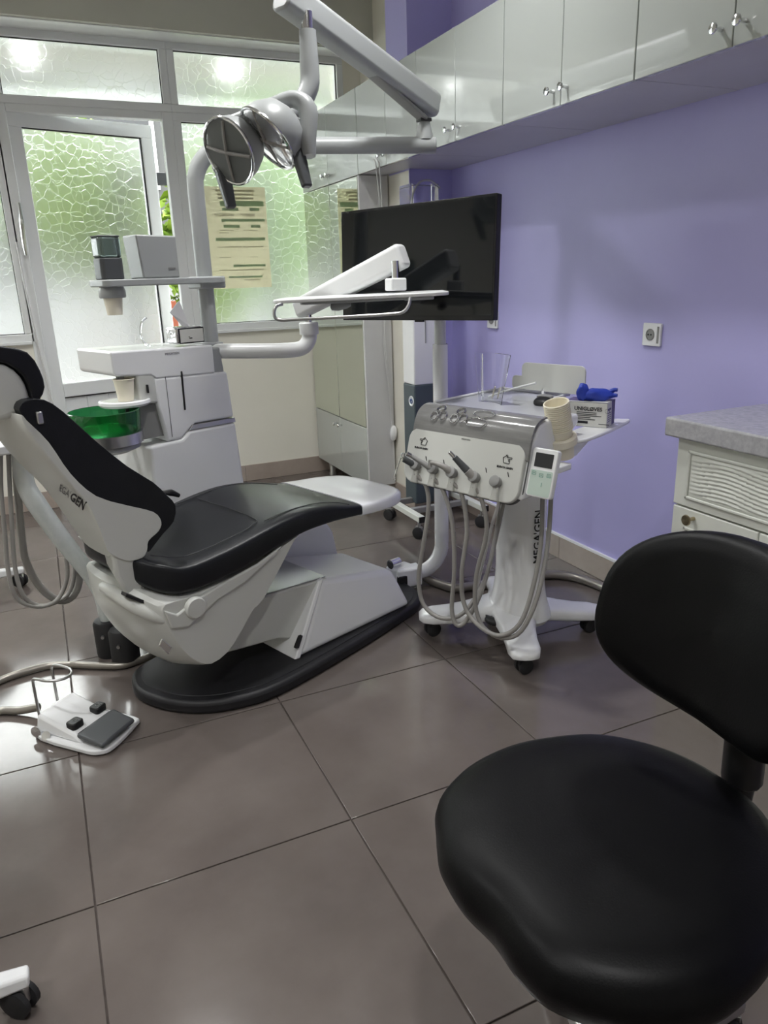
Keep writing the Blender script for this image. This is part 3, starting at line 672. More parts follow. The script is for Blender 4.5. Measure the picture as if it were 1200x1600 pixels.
# ================================================================== DENTAL LAMP on its post
LP = at(.462, .55, 1.056)
lm = thing('dental_lamp', 'grey twin-head dental lamp on a jointed arm above the chair', 'lamp', LP)
def W(mb, name, m, **k): return obj(name, mb, m, lm, world=True, **k)
px, py = LP[0], LP[1]
aR = Vector((1.556, .138, 1.757)); d0 = (aR - Vector((px, py, 1.757))); d0.z = 0; d0.normalize()
post = [(px, py, 1.04), (px, py, 1.2), (px, py, 1.45), (px, py, 1.62)]
for k in range(1, 7):
    t = PI/2*k/6; post.append((px+d0.x*.14*(1-math.cos(t)), py+d0.y*.14*(1-math.cos(t)), 1.62+.14*math.sin(t)))
post.append((px+d0.x*.35, py+d0.y*.35, 1.758))
W(MB().tube(post, .0315, 16, 2), 'post', 'lampgrey')
W(MB().tube([(px+d0.x*.33, py+d0.y*.33, 1.758), (aR.x+d0.x*.02, aR.y+d0.y*.02, 1.755)], .030, 16, 0), 'horizontal_arm', 'lampgrey', bevel=.003)
W(MB().lathe([(.036, 1.775), (.034, 1.79), (.022, 1.835)], (1.537, .150, 0), n=20), 'arm_knuckle', 'lampgrey')
W(MB().cyl((1.537, .150, 1.83), (0, 0, 1), .012, .08, 14), 'pivot_pin', 'chrome')
bR = Vector((1.585, .165, 1.895)); bL = Vector((.905, -.135, 2.108))
def beam(p, q, w0, h0, w1, h1, ext=0):
    p, q = Vector(p), Vector(q); d = (q-p).normalized(); s = d.cross(Vector((0,0,1))).normalized(); u = s.cross(d); mb = MB(); rs = []
    for x, w, h in ((p, w0, h0), (q, w1, h1)):
        rs.append([x+s*a+u*b for a, b in rrect(w, h, min(w, h)*.28, 4)])
    return mb.rings(rs)
W(beam(bR, bL, .075, .088, .078, .09), 'spring_arm', 'lampgrey', bevel=.008, seg=2)
W(beam(bR+Vector((-.055, -.02, -.048)), bL+Vector((.10, .045, -.045)), .045, .012, .045, .012), 'arm_recess', 'midgrey')
W(MB().box(1.515, 1.56, .13, .172, 1.838, 1.848), 'arm_slot', 'blackp')
DP = Vector((.985, -.130, 0))
W(MB().cyl((DP.x, DP.y, 2.00), (0, 0, 1), .018, .07, 14), 'drop_pin', 'chrome')
W(MB().tube([(DP.x, DP.y, 2.02), (DP.x, DP.y, 1.93), (DP.x-.006, DP.y-.002, 1.86), (DP.x-.055, DP.y-.01, 1.795), (DP.x-.13, DP.y-.03, 1.745)], [.026, .030, .031, .03, .026], 16), 'lamp_neck', 'lampgrey')
# the two heads: camera-independent directions
RX = Vector((_r2.x, _r2.y, _r2.z)); DN = Vector((-_u2.x, -_u2.y, -_u2.z)); FW = Vector((_f.x, _f.y, _f.z))
HR = Vector((.800, -.305, 1.668)) - RX*.018 - DN*.014; nR = (RX*-.645 + DN*.755 + FW*-.14).normalized()
HL = Vector((.680, -.235, 1.652)); nL = (RX*-.56 + DN*.62 + FW*-.55).normalized()
def head(c, n, R):
    h = W(MB().lathe([(.001, -.098), (R*.42, -.094), (R*.74, -.074), (R*.93, -.036), (R, -.006), (R, .004)], c, n, 32), 'lamp_head', 'lampgrey')
    obj('chrome_rim', MB().torus(c+n*.004, n, R*.985, .005, 36, 8), 'chrome', h, world=True)
    obj('reflector', MB().lathe([(R*.95, .002), (R*.6, -.02), (.001, -.028)], c, n, 28, cap=False), 'reflector', h, world=True)
    obj('lens', MB().lathe([(R*.96, .004), (R*.7, .010), (.001, .013)], c, n, 28, cap=False), M['lensglass'], h, world=True)
    e1 = n.orthogonal().normalized(); e2 = n.cross(e1); q = MB()
    for k in range(2):
        d = e1*math.cos(.4+k*PI/2)+e2*math.sin(.4+k*PI/2); s = n.cross(d)
        q.tube([c-d*R*.9+n*.004, c+n*.014, c+d*R*.9+n*.004], .0055, 8)
    obj('divider', q, 'hose', h, world=True)
    for k in range(4):
        d = e1*math.cos(.4+PI/4+k*PI/2)+e2*math.sin(.4+PI/4+k*PI/2); obj('led_cluster', MB().lathe([(.012, -.018), (.01, -.008), (.001, -.006)], c+d*R*.5, n, 12), 'chrome', h, world=True)
    return h
head(HR, nR, .103); head(HL, nL, .096)
# yoke: ring from the neck round to both grips
yk = [HR-nR*.03+RX*.10+DN*.075, HR+RX*.115+DN*.0, HR+RX*.115-DN*.085, HR+RX*.075-DN*.115, HR+RX*.02-DN*.10, HR-RX*.045-DN*.07, HL-RX*.0-DN*.085]
W(MB().tube(yk, [.020, .026, .029, .024, .022, .022, .018], 14), 'yoke', 'lampgrey')
W(MB().tube([HR+RX*.095-DN*.108, HR+RX*.03-DN*.112, HR-RX*.04-DN*.088], .012, 10), 'yoke_trim', 'chrome')
def grip(p0, p1, p2, nm):
    g = W(MB().tube([p0, p1], [.030, .026], 14, 0), 'grip_root', 'lampgrey', bevel=.004)
    obj('grip', beam(p1, p2, .046, .032, .030, .022), 'grey', g, .005, 2, world=True)
grip(HR+RX*.070-DN*.05, HR+RX*.073-DN*.008, HR+RX*.114+DN*.145, 'right')
grip(HL-RX*.045+DN*.0+FW*.085, HL-RX*.040+DN*.02+FW*.085, HL-RX*.012+DN*.135+FW*.085, 'left')

# ================================================================== TRAY ARM with instrument tray
ta = thing('instrument_tray', 'slim instrument tray with wire handle on a jointed arm above the chair', 'tray', at(.45, .53, 1.02))
def TA(mb, name, m, **k): return obj(name, mb, m, ta, world=True, **k)
TA(MB().tube([at(.44, .53, 1.022), (.80, .284, 1.020), (.935, .212, 1.018), (1.005, .188, 1.024), (1.036, .183, 1.055), (1.040, .184, 1.09)], .029, 16), 'curved_arm', 'armwhite')
TA(MB().lathe([(.036, 1.075), (.037, 1.08), (.037, 1.118), (.033, 1.122)], (1.040, .186, 0), n=20), 'arm_collar', 'armwhite')
TA(MB().cyl((1.040, .19, 1.12), (0, 0, 1), .014, .05, 12), 'pivot_pin', 'chrome')
TA(beam((1.015, .225, 1.168), (1.285, -.17, 1.352), .07, .075, .068, .085), 'lift_beam', 'armwhite', bevel=.014, seg=3)
TA(MB().cyl((1.245, -.178, 1.262), (0, 0, 1), .0135, .07, 12), 'tray_pin', 'chrome')
TA(MB().box(1.215, 1.275, -.208, -.148, 1.232, 1.275), 'tray_socket', 'armwhite', bevel=.006)
tl, tr = Vector((.857, -.027, 1.212)), Vector((1.396, -.268, 1.222))
td = (tr-tl).normalized(); tn = Vector((td.y, -td.x, 0)).normalized(); tu = td.cross(tn)*-1
if tu.z < 0: tu = -tu
L = (tr-tl).length
tp = rrect(L, .32, .05, 5, L/2, 0)
TA(MB().prism(tp, lambda p, q: tl+td*p+tn*(q)+tu*-.006, lambda p, q: tl+td*p+tn*q+tu*.006), 'tray_plate', 'armwhite', bevel=.003)
TA(MB().prism(rrect(L*.75, .2, .03, 4, L*.52, 0), lambda p, q: tl+td*p+tn*q+tu*-.016, lambda p, q: tl+td*p+tn*q+tu*-.007), 'tray_keel', 'lampgrey', bevel=.003)
TA(MB().prism(rrect(.10, .12, .015, 4, L-.10, .06), lambda p, q: tl+td*p+tn*q+tu*-.018, lambda p, q: tl+td*p+tn*q+tu*-.007), 'button_pad', 'lampgrey', bevel=.003)
def tq(s, n, u): return tl+td*s+tn*n+tu*u
TA(MB().tube([tq(.035, .15, -.008), tq(.018, .165, -.012), tq(.008, .17, -.03), tq(.010, .17, -.05), tq(.03, .17, -.058), tq(.08, .17, -.058), tq(.25, .17, -.058), tq(.40, .17, -.056), tq(.435, .17, -.05), tq(.452, .168, -.03), tq(.458, .16, -.008)], .0055, 10, 3), 'wire_handle', 'steel')
TA(MB().lathe([(.001, -.03), (.012, -.025), (.016, 0), (.012, .03), (.006, .045)], (1.06, -.09, 1.186), (.8, -.5, .1), 14), 'clamp_knob', 'lampgrey')

# ================================================================== SHELF with dispensers, tissue pack on the unit
sh = thing('dispenser_shelf', 'narrow grey shelf clamped to the lamp post with a cup tube', 'shelf', at(.25, .55, 1.27), TH)
def lo(mb, name, m, par, **k): 
    mb.xf(Matrix.Translation(OCL) @ Matrix.Rotation(TH, 4, 'Z')); return obj(name, mb, m, par, world=True, **k)
lo(MB().prism_xy(rrect(.49, .15, .03, 5, .275, .555), 1.276, 1.300), 'shelf_board', 'lampgrey', sh, bevel=.004)
lo(MB().box(.415, .525, .50, .60, 1.258, 1.302), 'post_clamp', 'lampgrey', sh, bevel=.006)
lo(MB().lathe([(.043, 1.238), (.046, 1.242), (.046, 1.262), (.040, 1.278)], (.08, .545, 0), n=24), 'cup_collar', 'lampgrey', sh)
pc = thing('cup_dispenser', 'smoked cup tube with dark base standing at the shelf end', 'dispenser', at(.08, .545, 1.300), TH)
obj('tube_base', MB().prism_xy(rrect(.083, .075, .018, 4), 0, .072), 'grey', pc, .004)
obj('tube_cover', MB().prism_xy(rrect(.082, .074, .018, 4), .072, .142), 'smoke', pc, .008)
obj('cap_rim', MB().prism_xy(rrect(.084, .076, .018, 4), .140, .145), 'grey', pc, .003)
paper_cup('paper_cup', 'cream paper cup hanging mouth up below the shelf tube', at(.08, .545, 1.180), r0=.026, r1=.034, h=.07)
tb = thing('towel_dispenser', 'plain grey towel box standing on the post shelf', 'dispenser', at(.25, .55, 1.300), TH)
obj('box_body', MB().hexa([(-.066, -.05, 0), (.080, -.05, 0), (.080, .05, 0), (-.066, .05, 0), (-.080, -.055, .148), (.076, -.055, .145), (.076, .05, .145), (-.080, .05, .148)]), 'lampgrey', tb, .006)
obj('maker_mark', MB().box(.035, .062, -.0535, -.051, .03, .036), 'inkgrey', tb)
tp_ = thing('tissue_pack', 'small foil-ended tissue pack on top of the white unit', 'tissue pack', at(.315, .50, 1.064), TH)
obj('pack_body', MB().box(-.05, .062, -.04, .04, 0, .062), 'foil', tp_, .008)
obj('pack_front', MB().box(-.042, .064, -.0425, -.040, .002, .058), 'ink', tp_, .001, 1)
obj('pack_label', MB().box(-.037, .060, -.0435, -.0424, .006, .053), 'whitecard', tp_)
obj('pack_mark', MB().box(0, .012, -.0442, -.0434, .018, .022).box(-.003, .003, -.0442, -.0434, .024, .026), 'ink', tp_)
obj('tissue_sheet', MB().add([(-.045, 0, .115), (-.005, -.008, .155), (.03, 0, .062), (.005, .01, .062), (-.035, .012, .118), (-.003, .012, .150)], [(0, 1, 2, 3), (4, 5, 1, 0), (5, 4, 3, 2), (1, 5, 2), (0, 3, 4)]), 'tissue', tp_, smooth=False)
tag(obj('coiled_tube', MB().tube([at(.185, .52, 1.064), at(.165, .52, 1.075), at(.155, .52, 1.11), at(.165, .52, 1.15), at(.185, .52, 1.165)], .004, 6), 'clear'), 'thin clear loop of tubing beside the tissue pack', 'tube')

# ================================================================== INSTRUMENT CART (own axes)
GL_ = (1.511, -.539, 0)
ct = thing('instrument_cart', 'white mobile instrument cart with five handpiece holders and tray top', 'cart', GL_, TH)
def atg(a, b, z): return Vector(at(a, b, z, GL_))
# star base with four legs
def leg_mb(tx, ty):
    d = Vector((tx, ty, 0)); L = d.length; d.normalize(); s = Vector((-d.y, d.x, 0)); rs = []
    for t, w, zb, zt in ((0, .080, .085, .160), (.25, .082, .076, .140), (.42, .070, .070, .125), (.6, .060, .064, .115), (.8, .055, .060, .106), (1.0, .055, .060, .100), (1.12, .046, .063, .094), (1.17, .026, .07, .086)):
        c = d*(L*t); r = []
        for k in range(20):
            q = 2*PI*(k+.5)/20; cc, si = math.cos(q), math.sin(q)
            r.append(c + s*(w*math.copysign(abs(cc)**.5, cc)) + Vector((0, 0, (zb+zt)/2+(zt-zb)/2*math.copysign(abs(si)**.5, si))))
        rs.append(r)
    return MB().rings(rs)
for tx, ty in ((-.205, .205), (-.205, -.205), (.205, -.205), (.205, .205)):
    lg = obj('base_leg', leg_mb(tx, ty), 'white', ct, ang=60)
    caster(lg, tx*1.0, ty*1.0, .027, ang=1.2, top=.072)
obj('base_hub', MB().rings([[(ra*math.cos(2*PI*k/36), -.035+rb*math.sin(2*PI*k/36), z) for k in range(36)] for ra, rb, z in ((.09, .11, .082), (.10, .122, .10), (.094, .116, .13), (.080, .104, .17), (.071, .097, .22), (.0675, .0935, .28))]), 'white', ct)
vt = obj('base_vent', MB().loft([(-.052, .008, .088, .096), (-.045, .028, .082, .104), (-.03, .042, .08, .109), (0, .048, .08, .112), (.03, .042, .08, .112)], 24, .8).xf(Matrix.Translation((-.088, -.012, .0)) @ Matrix.Rotation(-.25, 4, 'Z')), 'blackp', ct)
for k in range(4): obj('vent_fin', MB().box(-.125+k*.012, -.121+k*.012, -.04, .02, .097, .112+.002*k), 'grey', vt)
col_ = obj('column', MB().rings([[(.068*math.cos(2*PI*k/36), -.035+.094*math.sin(2*PI*k/36), z) for k in range(36)] for z in (.14, .30, .64)]), 'white', ct)
lettering('lettering', "MEGA'GEN", .040, 'ink', col_, (-.0244, -.1227, .415), (0, 0, 1), (-.883, .469, 0), bold=.0004, squeeze=1.0, lift=.003)
# head body
hb = obj('cart_head', MB().prism_az([(-.285, .622), (-.24, .79), (-.205, .842), (-.17, .852), (.02, .846), (.02, .815), (-.02, .79), (-.07, .76), (-.12, .66), (-.16, .622)], -.235, .235), 'white', ct, .012, 3)
# grey clear cover wrapped over the front edge
cvp = [(-.262, .745), (-.253, .79), (-.243, .82), (-.226, .845), (-.20, .860), (-.17, .864)]
cin = [(a+.008, z-.006) for a, z in reversed(cvp)]
cv = obj('cover_sheet', MB().prism_az([(p.x, p.z) for p in spline([(a, 0, z) for a, z in cvp], 3)]+[(p.x, p.z) for p in spline([(a, 0, z) for a, z in cin], 3)], -.238, .238), 'coverfilm', ct, .001, 1, ang=50)
def cover_pt(s, b):  # s along the cover from front edge (0) to top (1)
    P = spline([(a, 0, z) for a, z in cvp], 6); i = min(int(s*(len(P)-1)), len(P)-2); p = P[i]; t = (P[i+1]-p).normalized()
    return Vector((p.x, b, p.z)), Vector((-t.z, 0, t.x))
for b0 in (.155, .07):
    for db, s in ((0, .52), (-.035, .55), (-.012, .72)):
        p, n = cover_pt(s, b0+db); obj('wire_ring', MB().torus(p+n*.004, n, .0145, .0022, 20, 6), 'chrome', cv)
for b0, s in ((-.035, .72), (-.02, .5)):
    lp_ = []
    for k in range(24):
        q = 2*PI*k/24; p, n = cover_pt(s+.10*math.sin(q), b0+.04*math.cos(q)); lp_.append(p+n*.004)
    obj('wire_loop', MB().tube(lp_+[lp_[0]], .0018, 6, 0), 'chrome', cv)
# front panel with pictograms
PO = Vector((-.302, 0, .612)); PU = Vector((0, -1, 0)); PV = Vector((.052, 0, .188)).normalized(); PN = PU.cross(PV)
if PN.x > 0: PN = -PN
def pp(u, v, w=0): return PO + PU*u + PV*v + PN*w
pan = obj('front_panel', MB().prism(rrect(.478, .188, .045, 8, -.012, .094), lambda p, q: pp(p, q, -.018), lambda p, q: pp(p, q, 0)), 'offwhite', ct, .004, 2)
obj('panel_edge', MB().prism(rrect(.490, .200, .05, 8, -.012, .096), lambda p, q: pp(p, q, -.024), lambda p, q: pp(p, q, -.016)), 'grey', ct, .002, 1)
def hand(cx, cy, s, mir):
    pts = [(-1.0, .28), (-.95, .42), (-.3, .42), (-.08, .50), (-.02, .72), (.16, .78), (.30, .62), (.40, .50), (.85, .24), (.62, -.60), (-.55, -.66), (-.62, -.45), (-.50, -.40), (-.62, -.18), (-.46, -.12), (-.56, .08), (-.40, .14), (-.95, .16), (-1.0, .28)]
    ln = [[(cx+mir*x*s, cy+y*s) for x, y in pts], [(cx+mir*-.3*s, cy+.42*s), (cx+mir*.05*s, cy+.40*s), (cx+mir*.12*s, cy+.55*s)],
          [(cx+mir*-.56*s, cy+.08*s), (cx+mir*-.2*s, cy+.06*s)], [(cx+mir*-.6*s, cy-.18*s), (cx+mir*-.28*s, cy-.16*s)]]
    mb = MB()
    strokes(mb, ln, PO, PU, PV, .0011, .0008); return mb
obj('pictogram', hand(-.180, .142, .018, 1), 'ink', pan)
obj('pictogram', hand(.165, .132, .018, -1), 'ink', pan)
lettering('lettering', 'BURAYA BASIN', .0088, 'ink', pan, pp(-.187, .119), PU, PV, bold=.0003)
lettering('lettering', 'BURAYA BASIN', .0088, 'ink', pan, pp(.162, .107), PU, PV, bold=.0003)
lettering('lettering', "MEGA'GEN", .007, 'inkgrey', pan, pp(-.005, .172), PU, PV)
# five holders, their handpieces and hoses
HU = [-.190, -.112, -.030, .062, .146]
holder_v = .048
def hand_tool(mb, u0, v0, du, dv, w, L, r):
    p = pp(u0, v0, w); d = (PU*du + PV*dv + PN*.55).normalized()
    mb.tube([p, p+d*L*.4, p+d*L], r, 12, 3); return p+d*L, d
hoses = [
 [(-.29, .150, .606), (-.295, .135, .53), (-.32, .143, .384), (-.33, .154, .277), (-.33, .132, .187), (-.32, .058, .156), (-.28, -.008, .184), (-.2, -.034, .288), (-.14, -.032, .422), (-.075, -.02, .56)],
 [(-.29, .075, .606), (-.295, .03, .5), (-.31, .009, .346), (-.32, .012, .209), (-.32, -.008, .153), (-.3, -.033, .168), (-.25, -.052, .251), (-.18, -.045, .367), (-.075, -.01, .55)],
 [(-.29, -.005, .606), (-.295, -.032, .49), (-.31, -.024, .355), (-.31, -.03, .241), (-.31, -.087, .178), (-.3, -.172, .161), (-.28, -.236, .216), (-.22, -.24, .319), (-.16, -.225, .45), (-.1, -.186, .62)],
 [(-.29, -.085, .606), (-.285, -.105, .5), (-.29, -.07, .349), (-.29, -.065, .234), (-.29, -.099, .163), (-.29, -.177, .15), (-.28, -.244, .196), (-.22, -.26, .302), (-.14, -.238, .448), (-.08, -.206, .64)],
 [(-.285, -.15, .606), (-.26, -.11, .53), (-.22, -.059, .43), (-.18, -.002, .309), (-.16, .033, .208), (-.16, .03, .16)]]
for i, u in enumerate(HU):
    h = obj('holder', MB().prism([(u-.016, 0), (u-.011, .02), (u-.010, holder_v), (u+.010, holder_v), (u+.011, .02), (u+.016, 0)], lambda p, q: pp(p, q, -.002), lambda p, q: pp(p, q, .012)), 'offwhite', ct, .004)
    obj('holder_ring', MB().lathe([(.0165, -.006), (.018, .0), (.018, .016), (.014, .018)], pp(u, holder_v+.010, .006), (PN+PV*.3), 20), 'midgrey', h)
    obj('slot_mark', MB().hexa([pp(u+.038-.004, .082, .0), pp(u+.038, .080, .0), pp(u+.038, .080, .001), pp(u+.038-.004, .082, .001), pp(u+.032-.004, .096, .0), pp(u+.032, .094, .0), pp(u+.032, .094, .001), pp(u+.032-.004, .096, .001)]), 'ink', h)
    obj('hose', MB().tube([pp(u, .03, .006)]+hoses[i], .0075 if i < 4 else .005, 10), 'hose' if i < 4 else 'hosewhite', ct)
hp = thing('three_way_syringe', 'grey air-water syringe with thin steel nozzle, leftmost in the cart panel', 'syringe', atg(-.31, .178, .66), TH)
mb = MB(); e, d = hand_tool(mb, HU[0], holder_v+.01, -.5, .28, .012, .045, .011)
def ctw(m_): return m_.xf(WM[ct.name])
obj('grip', ctw(mb), 'grey', hp, world=True)
obj('nozzle', ctw(MB().tube([e, e+PU*-.012+PV*.004, e+PU*-.020+PV*-.02, e+PU*-.03+PV*-.075], .003, 8)), 'chrome', hp, world=True)
obj('button', ctw(MB().lathe([(.009, -.004), (.010, .006), (.006, .010)], e+PU*-.004+PV*.010, PV, 14)), 'chrome', hp, world=True)
hp = thing('scaler_handpiece', 'slim dark handpiece leaning left in the second holder', 'handpiece', atg(-.31, .10, .66), TH)
mb = MB(); e, d = hand_tool(mb, HU[1], holder_v+.01, -.9, .42, .012, .085, [.013, .009, .0065])
obj('handle', ctw(mb), 'midgrey', hp, world=True); obj('head', ctw(MB().tube([e, e+d*.012+PN*.006], [.008, .009], 10, 0)), 'chrome', hp, world=True)
hp = thing('turbine_handpiece', 'short bent grey turbine handpiece in the third holder', 'handpiece', atg(-.31, .02, .66), TH)
mb = MB(); p = pp(HU[2], holder_v+.01, .012); mb.tube([p, p+PU*-.02+PV*.016+PN*.02, p+PU*-.05+PV*.022+PN*.03, p+PU*-.068+PV*.022+PN*.028], [.013, .010, .0075, .008], 12)
obj('handle', ctw(mb), 'hose', hp, world=True); obj('head', ctw(MB().cyl(p+PU*-.071+PV*.008+PN*.028, PV, .0085, .022, 14)), 'steel', hp, world=True)
hp = thing('micromotor_handpiece', 'thick two-tone micromotor handpiece in the fourth holder', 'handpiece', atg(-.31, -.07, .66), TH)
p = pp(HU[3], holder_v+.01, .012); d = (PU*-.62+PV*.60+PN*.5).normalized()
obj('motor', ctw(MB().tube([p, p+d*.03], .0135, 14, 0)), 'hose', hp, .002, world=True)
obj('sleeve', ctw(MB().tube([p+d*.03, p+d*.09], [.0125, .0095], 14, 0)), 'grey', hp, .002, world=True)
obj('tip', ctw(MB().tube([p+d*.09, p+d*.112], .0065, 12, 0)), 'chrome', hp, .001, world=True)
# keypad with display on the cart's right end
KU, KV = .285, .110
kp = obj('keypad', MB().prism(rrect(.088, .146, .010, 4, KU, KV), lambda p, q: pp(p, q, -.034), lambda p, q: pp(p, q, -.014)), 'white', ct, .003)
obj('display', MB().prism(rrect(.062, .042, .002, 2, KU, KV+.038), lambda p, q: pp(p, q, -.0142), lambda p, q: pp(p, q, -.0130)), 'lcd', kp)
obj('keypad_field', MB().prism(rrect(.076, .076, .004, 2, KU, KV-.030), lambda p, q: pp(p, q, -.0142), lambda p, q: pp(p, q, -.0134)), mat('keypad_green', (.52, .62, .56), .4), kp)
for k, (du, dv) in enumerate(((-.026, -.002), (0, -.006), (.026, -.004), (.006, -.034))):
    sk = MB(); strokes(sk, [[(KU+du-.006, KV+dv-.005), (KU+du+.006, KV+dv-.005), (KU+du+.006, KV+dv+.005), (KU+du-.006, KV+dv+.005), (KU+du-.006, KV+dv-.005)], [(KU+du-.003, KV+dv), (KU+du+.003, KV+dv)]] if k < 3 else [[(KU+du, KV+dv-.006), (KU+du, KV+dv+.006)]], PO+PN*-.0135, PU, PV, .0010, .0004)
    obj('key_symbol', sk, 'green_ink', kp)
obj('keypad_bracket', MB().box(-.19, -.12, -.30, -.22, .70, .72), 'white', ct, .004)
# tray top, side wing and back plate
obj('top_tray', MB().prism_xy([(-.165, .235), (.225, .235), (.235, .225), (.235, -.045), (.225, -.055), (.075, -.06), (.01, -.13), (-.02, -.20), (-.165, -.21)], .848, .858), 'traytop', ct, .003)
obj('tray_lip', MB().tube([(.10, -.057, .862), (.225, -.052, .862), (.235, -.035, .862), (.235, .22, .862), (.225, .232, .862), (-.15, .232, .862)], .005, 8, 2), 'white', ct)
obj('side_wing', MB().prism_xy([(p.x, p.y) for p in spline([(-.06, -.20, 0), (-.085, -.25, 0), (-.05, -.287, 0), (.02, -.292, 0), (.17, -.276, 0), (.325, -.248, 0), (.335, -.225, 0), (.27, -.18, 0)], 4, True)], .768, .780), 'white', ct, .004)
obj('wing_bracket', MB().prism([(-.055, .72), (-.03, .72), (.07, .768), (-.06, .768)], lambda a, z: (a, -.262, z), lambda a, z: (a, -.235, z)), 'white', ct, .006)
bp_ = obj('back_plate', MB().prism(rrect(.262, .098, .02, 5, -.008, .92), lambda b, z: (.205, b, z), lambda b, z: (.211, b, z)).prism(rrect(.06, .05, .015, 4, .135, .895), lambda b, z: (.2052, b, z), lambda b, z: (.2108, b, z)), 'offwhite', ct, .001, 1)
obj('plate_stem', MB().box(.205, .213, .025, .035, .845, .88), 'white', bp_)
# cup holder with a stack of paper cups
CUPC = Vector((-.068, -.238, .738)); CAX = Vector((-.30, .03, 1)).normalized()
obj('cup_holder', MB().lathe([(.026, -.02), (.030, -.018), (.033, .020), (.046, .028), (.048, .050), (.043, .055), (.036, .055), (.030, .0), (.001, -.001)], CUPC, CAX, 28), 'cup', ct)
obj('holder_arm', MB().tube([CUPC+CAX*.03+Vector((.03, .02, 0)), (.0, -.21, .79)], .01, 8, 0), 'white', ct)
q_ = Vector((0, 0, 1)).rotation_difference(CAX).to_matrix().to_4x4()
base_c = CUPC + CAX*.002
ORD = ['', 'second', 'third', 'fourth', 'fifth', 'sixth', 'seventh', 'eighth', 'ninth', 'tenth', 'eleventh', 'twelfth', 'thirteenth', 'fourteenth', 'fifteenth']
for k in range(15):
    c = base_c + CAX*(.0062*k)
    lb = ('cream paper cup at the top of the tilted stack, mouth open' if k == 14 else 'cream paper cup at the bottom of the tilted stack, deep in the holder' if k == 0
          else 'cream paper cup, %s from the top of the tilted cart stack' % ORD[14-k])
    m_ = WM[ct.name] @ Matrix.Translation(c) @ q_
    if k in (0, 14):
        cu_ = paper_cup('paper_cup', lb, (0, 0, 0), group='paper cups stacked in the cart holder', mtx=m_, r0=.026, r1=.0375, h=.078)
        first = cu_ if k == 0 else first
    else:
        cu_ = copy_tree(first); cu_.matrix_basis = m_; cu_['label'] = lb
# glove box with a glove
E1 = Vector((math.cos(math.radians(-56)), math.sin(math.radians(-56)), 0)); E2 = Vector((-E1.y, E1.x, 0))
bx0 = atg(.149, -.258, .7805); bl = .145
gx = thing('glove_box', 'white and purple glove carton on the cart side wing', 'glove box', tuple(bx0-E1*bl), math.radians(-56))
BW, BH = .10, .082
obj('carton', MB().box(0, bl, 0, BW, 0, BH), 'purplebox', gx, .001, 1)
fr_ = obj('front_print', MB().box(0, bl, -.0012, 0, .001, BH-.001), 'whitecard', gx)
obj('end_print', MB().add([(bl, 0, .001), (bl+.0012, 0, .001), (bl+.0012, .062, .001), (bl, .062, .001), (bl, 0, BH-.001), (bl+.0012, 0, BH-.001), (bl+.0012, .050, BH+.0), (bl, .050, BH)], [(0,3,2,1),(4,5,6,7),(0,1,5,4),(1,2,6,5),(2,3,7,6),(3,0,4,7)]), 'whitecard', gx)
obj('top_print', MB().add([(0, -.001, BH+.0008), (bl, -.001, BH+.0008), (bl, .050, BH+.0008), (bl*.72, .055, BH+.0008), (bl*.6, .012, BH+.0008), (0, .012, BH+.0008)], [(0,1,2,3,4,5)]), 'whitecard', gx, smooth=False)
lettering('lettering', 'UNIGL\u00d8VES', .0175, 'ink', fr_, (.083, -.0012, .060), (1, 0, 0), (0, 0, 1), bold=.0004)
tx = MB()
for x0, x1, z in [(.045, .112, .047), (.045, .112, .041), (.045, .128, .036), (.045, .092, .030), (.045, .108, .024), (.120, .155, .010)]: tx.box(x0, x1, -.0017, -.0012, z, z+.0022)
t_ = obj('text_lines', tx, 'ink', fr_, smooth=False); t_['kind'] = 'stuff'
obj('size_badge', MB().box(.047, .084, -.0018, -.0012, .011, .019), 'ink', fr_, .002)
obj('badge_ring', MB().torus((.147, -.0013, .056), (0, 1, 0), .0075, .0005, 20, 5), 'ink', fr_)
tx = MB()
for z, y0, y1 in [(.055, .008, .045), (.045, .008, .05), (.038, .008, .05), (.031, .008, .05), (.024, .008, .05), (.017, .008, .045)]: tx.box(bl+.0012, bl+.0016, y0, y1, z, z+(.007 if z > .05 else .0022))
t_ = obj('end_text', tx, 'purplebox', gx, smooth=False); t_['kind'] = 'stuff'
gv = thing('glove', 'crumpled blue nitrile glove pulled out of the carton top', 'glove', tuple(bx0-E1*.05+E2*.045+Vector((0, 0, BH))), math.radians(-35))
random.seed(3)
def lump(c, r, n=10, m=14, amp=.25):
    mb = MB(); rs = []
    for i in range(n+1):
        th = PI*i/n; ring = []
        for j in range(m):
            ph = 2*PI*j/m; k = 1+amp*math.sin(3*ph+2*th)*math.sin(th)+random.uniform(-.12, .12)
            ring.append((c[0]+r[0]*k*math.sin(th)*math.cos(ph), c[1]+r[1]*k*math.sin(th)*math.sin(ph), c[2]+r[2]*k*math.cos(th)))
        rs.append(ring)
    return mb.rings(rs)
obj('palm', lump((.0, 0, .018), (.048, .03, .023)), 'blueglove', gv, ang=50, sub=1)
obj('cuff', lump((-.046, 0, .028), (.02, .026, .030)), 'blueglove', gv, ang=50, sub=1)
for x, y, z, dx, dz in ((.035, 0, .022, .032, .012), (.04, .012, .016, .028, .016), (.036, -.012, .014, .03, .004)):
    obj('finger', MB().tube([(x, y, z), (x+dx*.6, y+.004, z+dz), (x+dx, y, z+dz*1.1)], [.009, .0075, .006], 10), 'blueglove', gv)
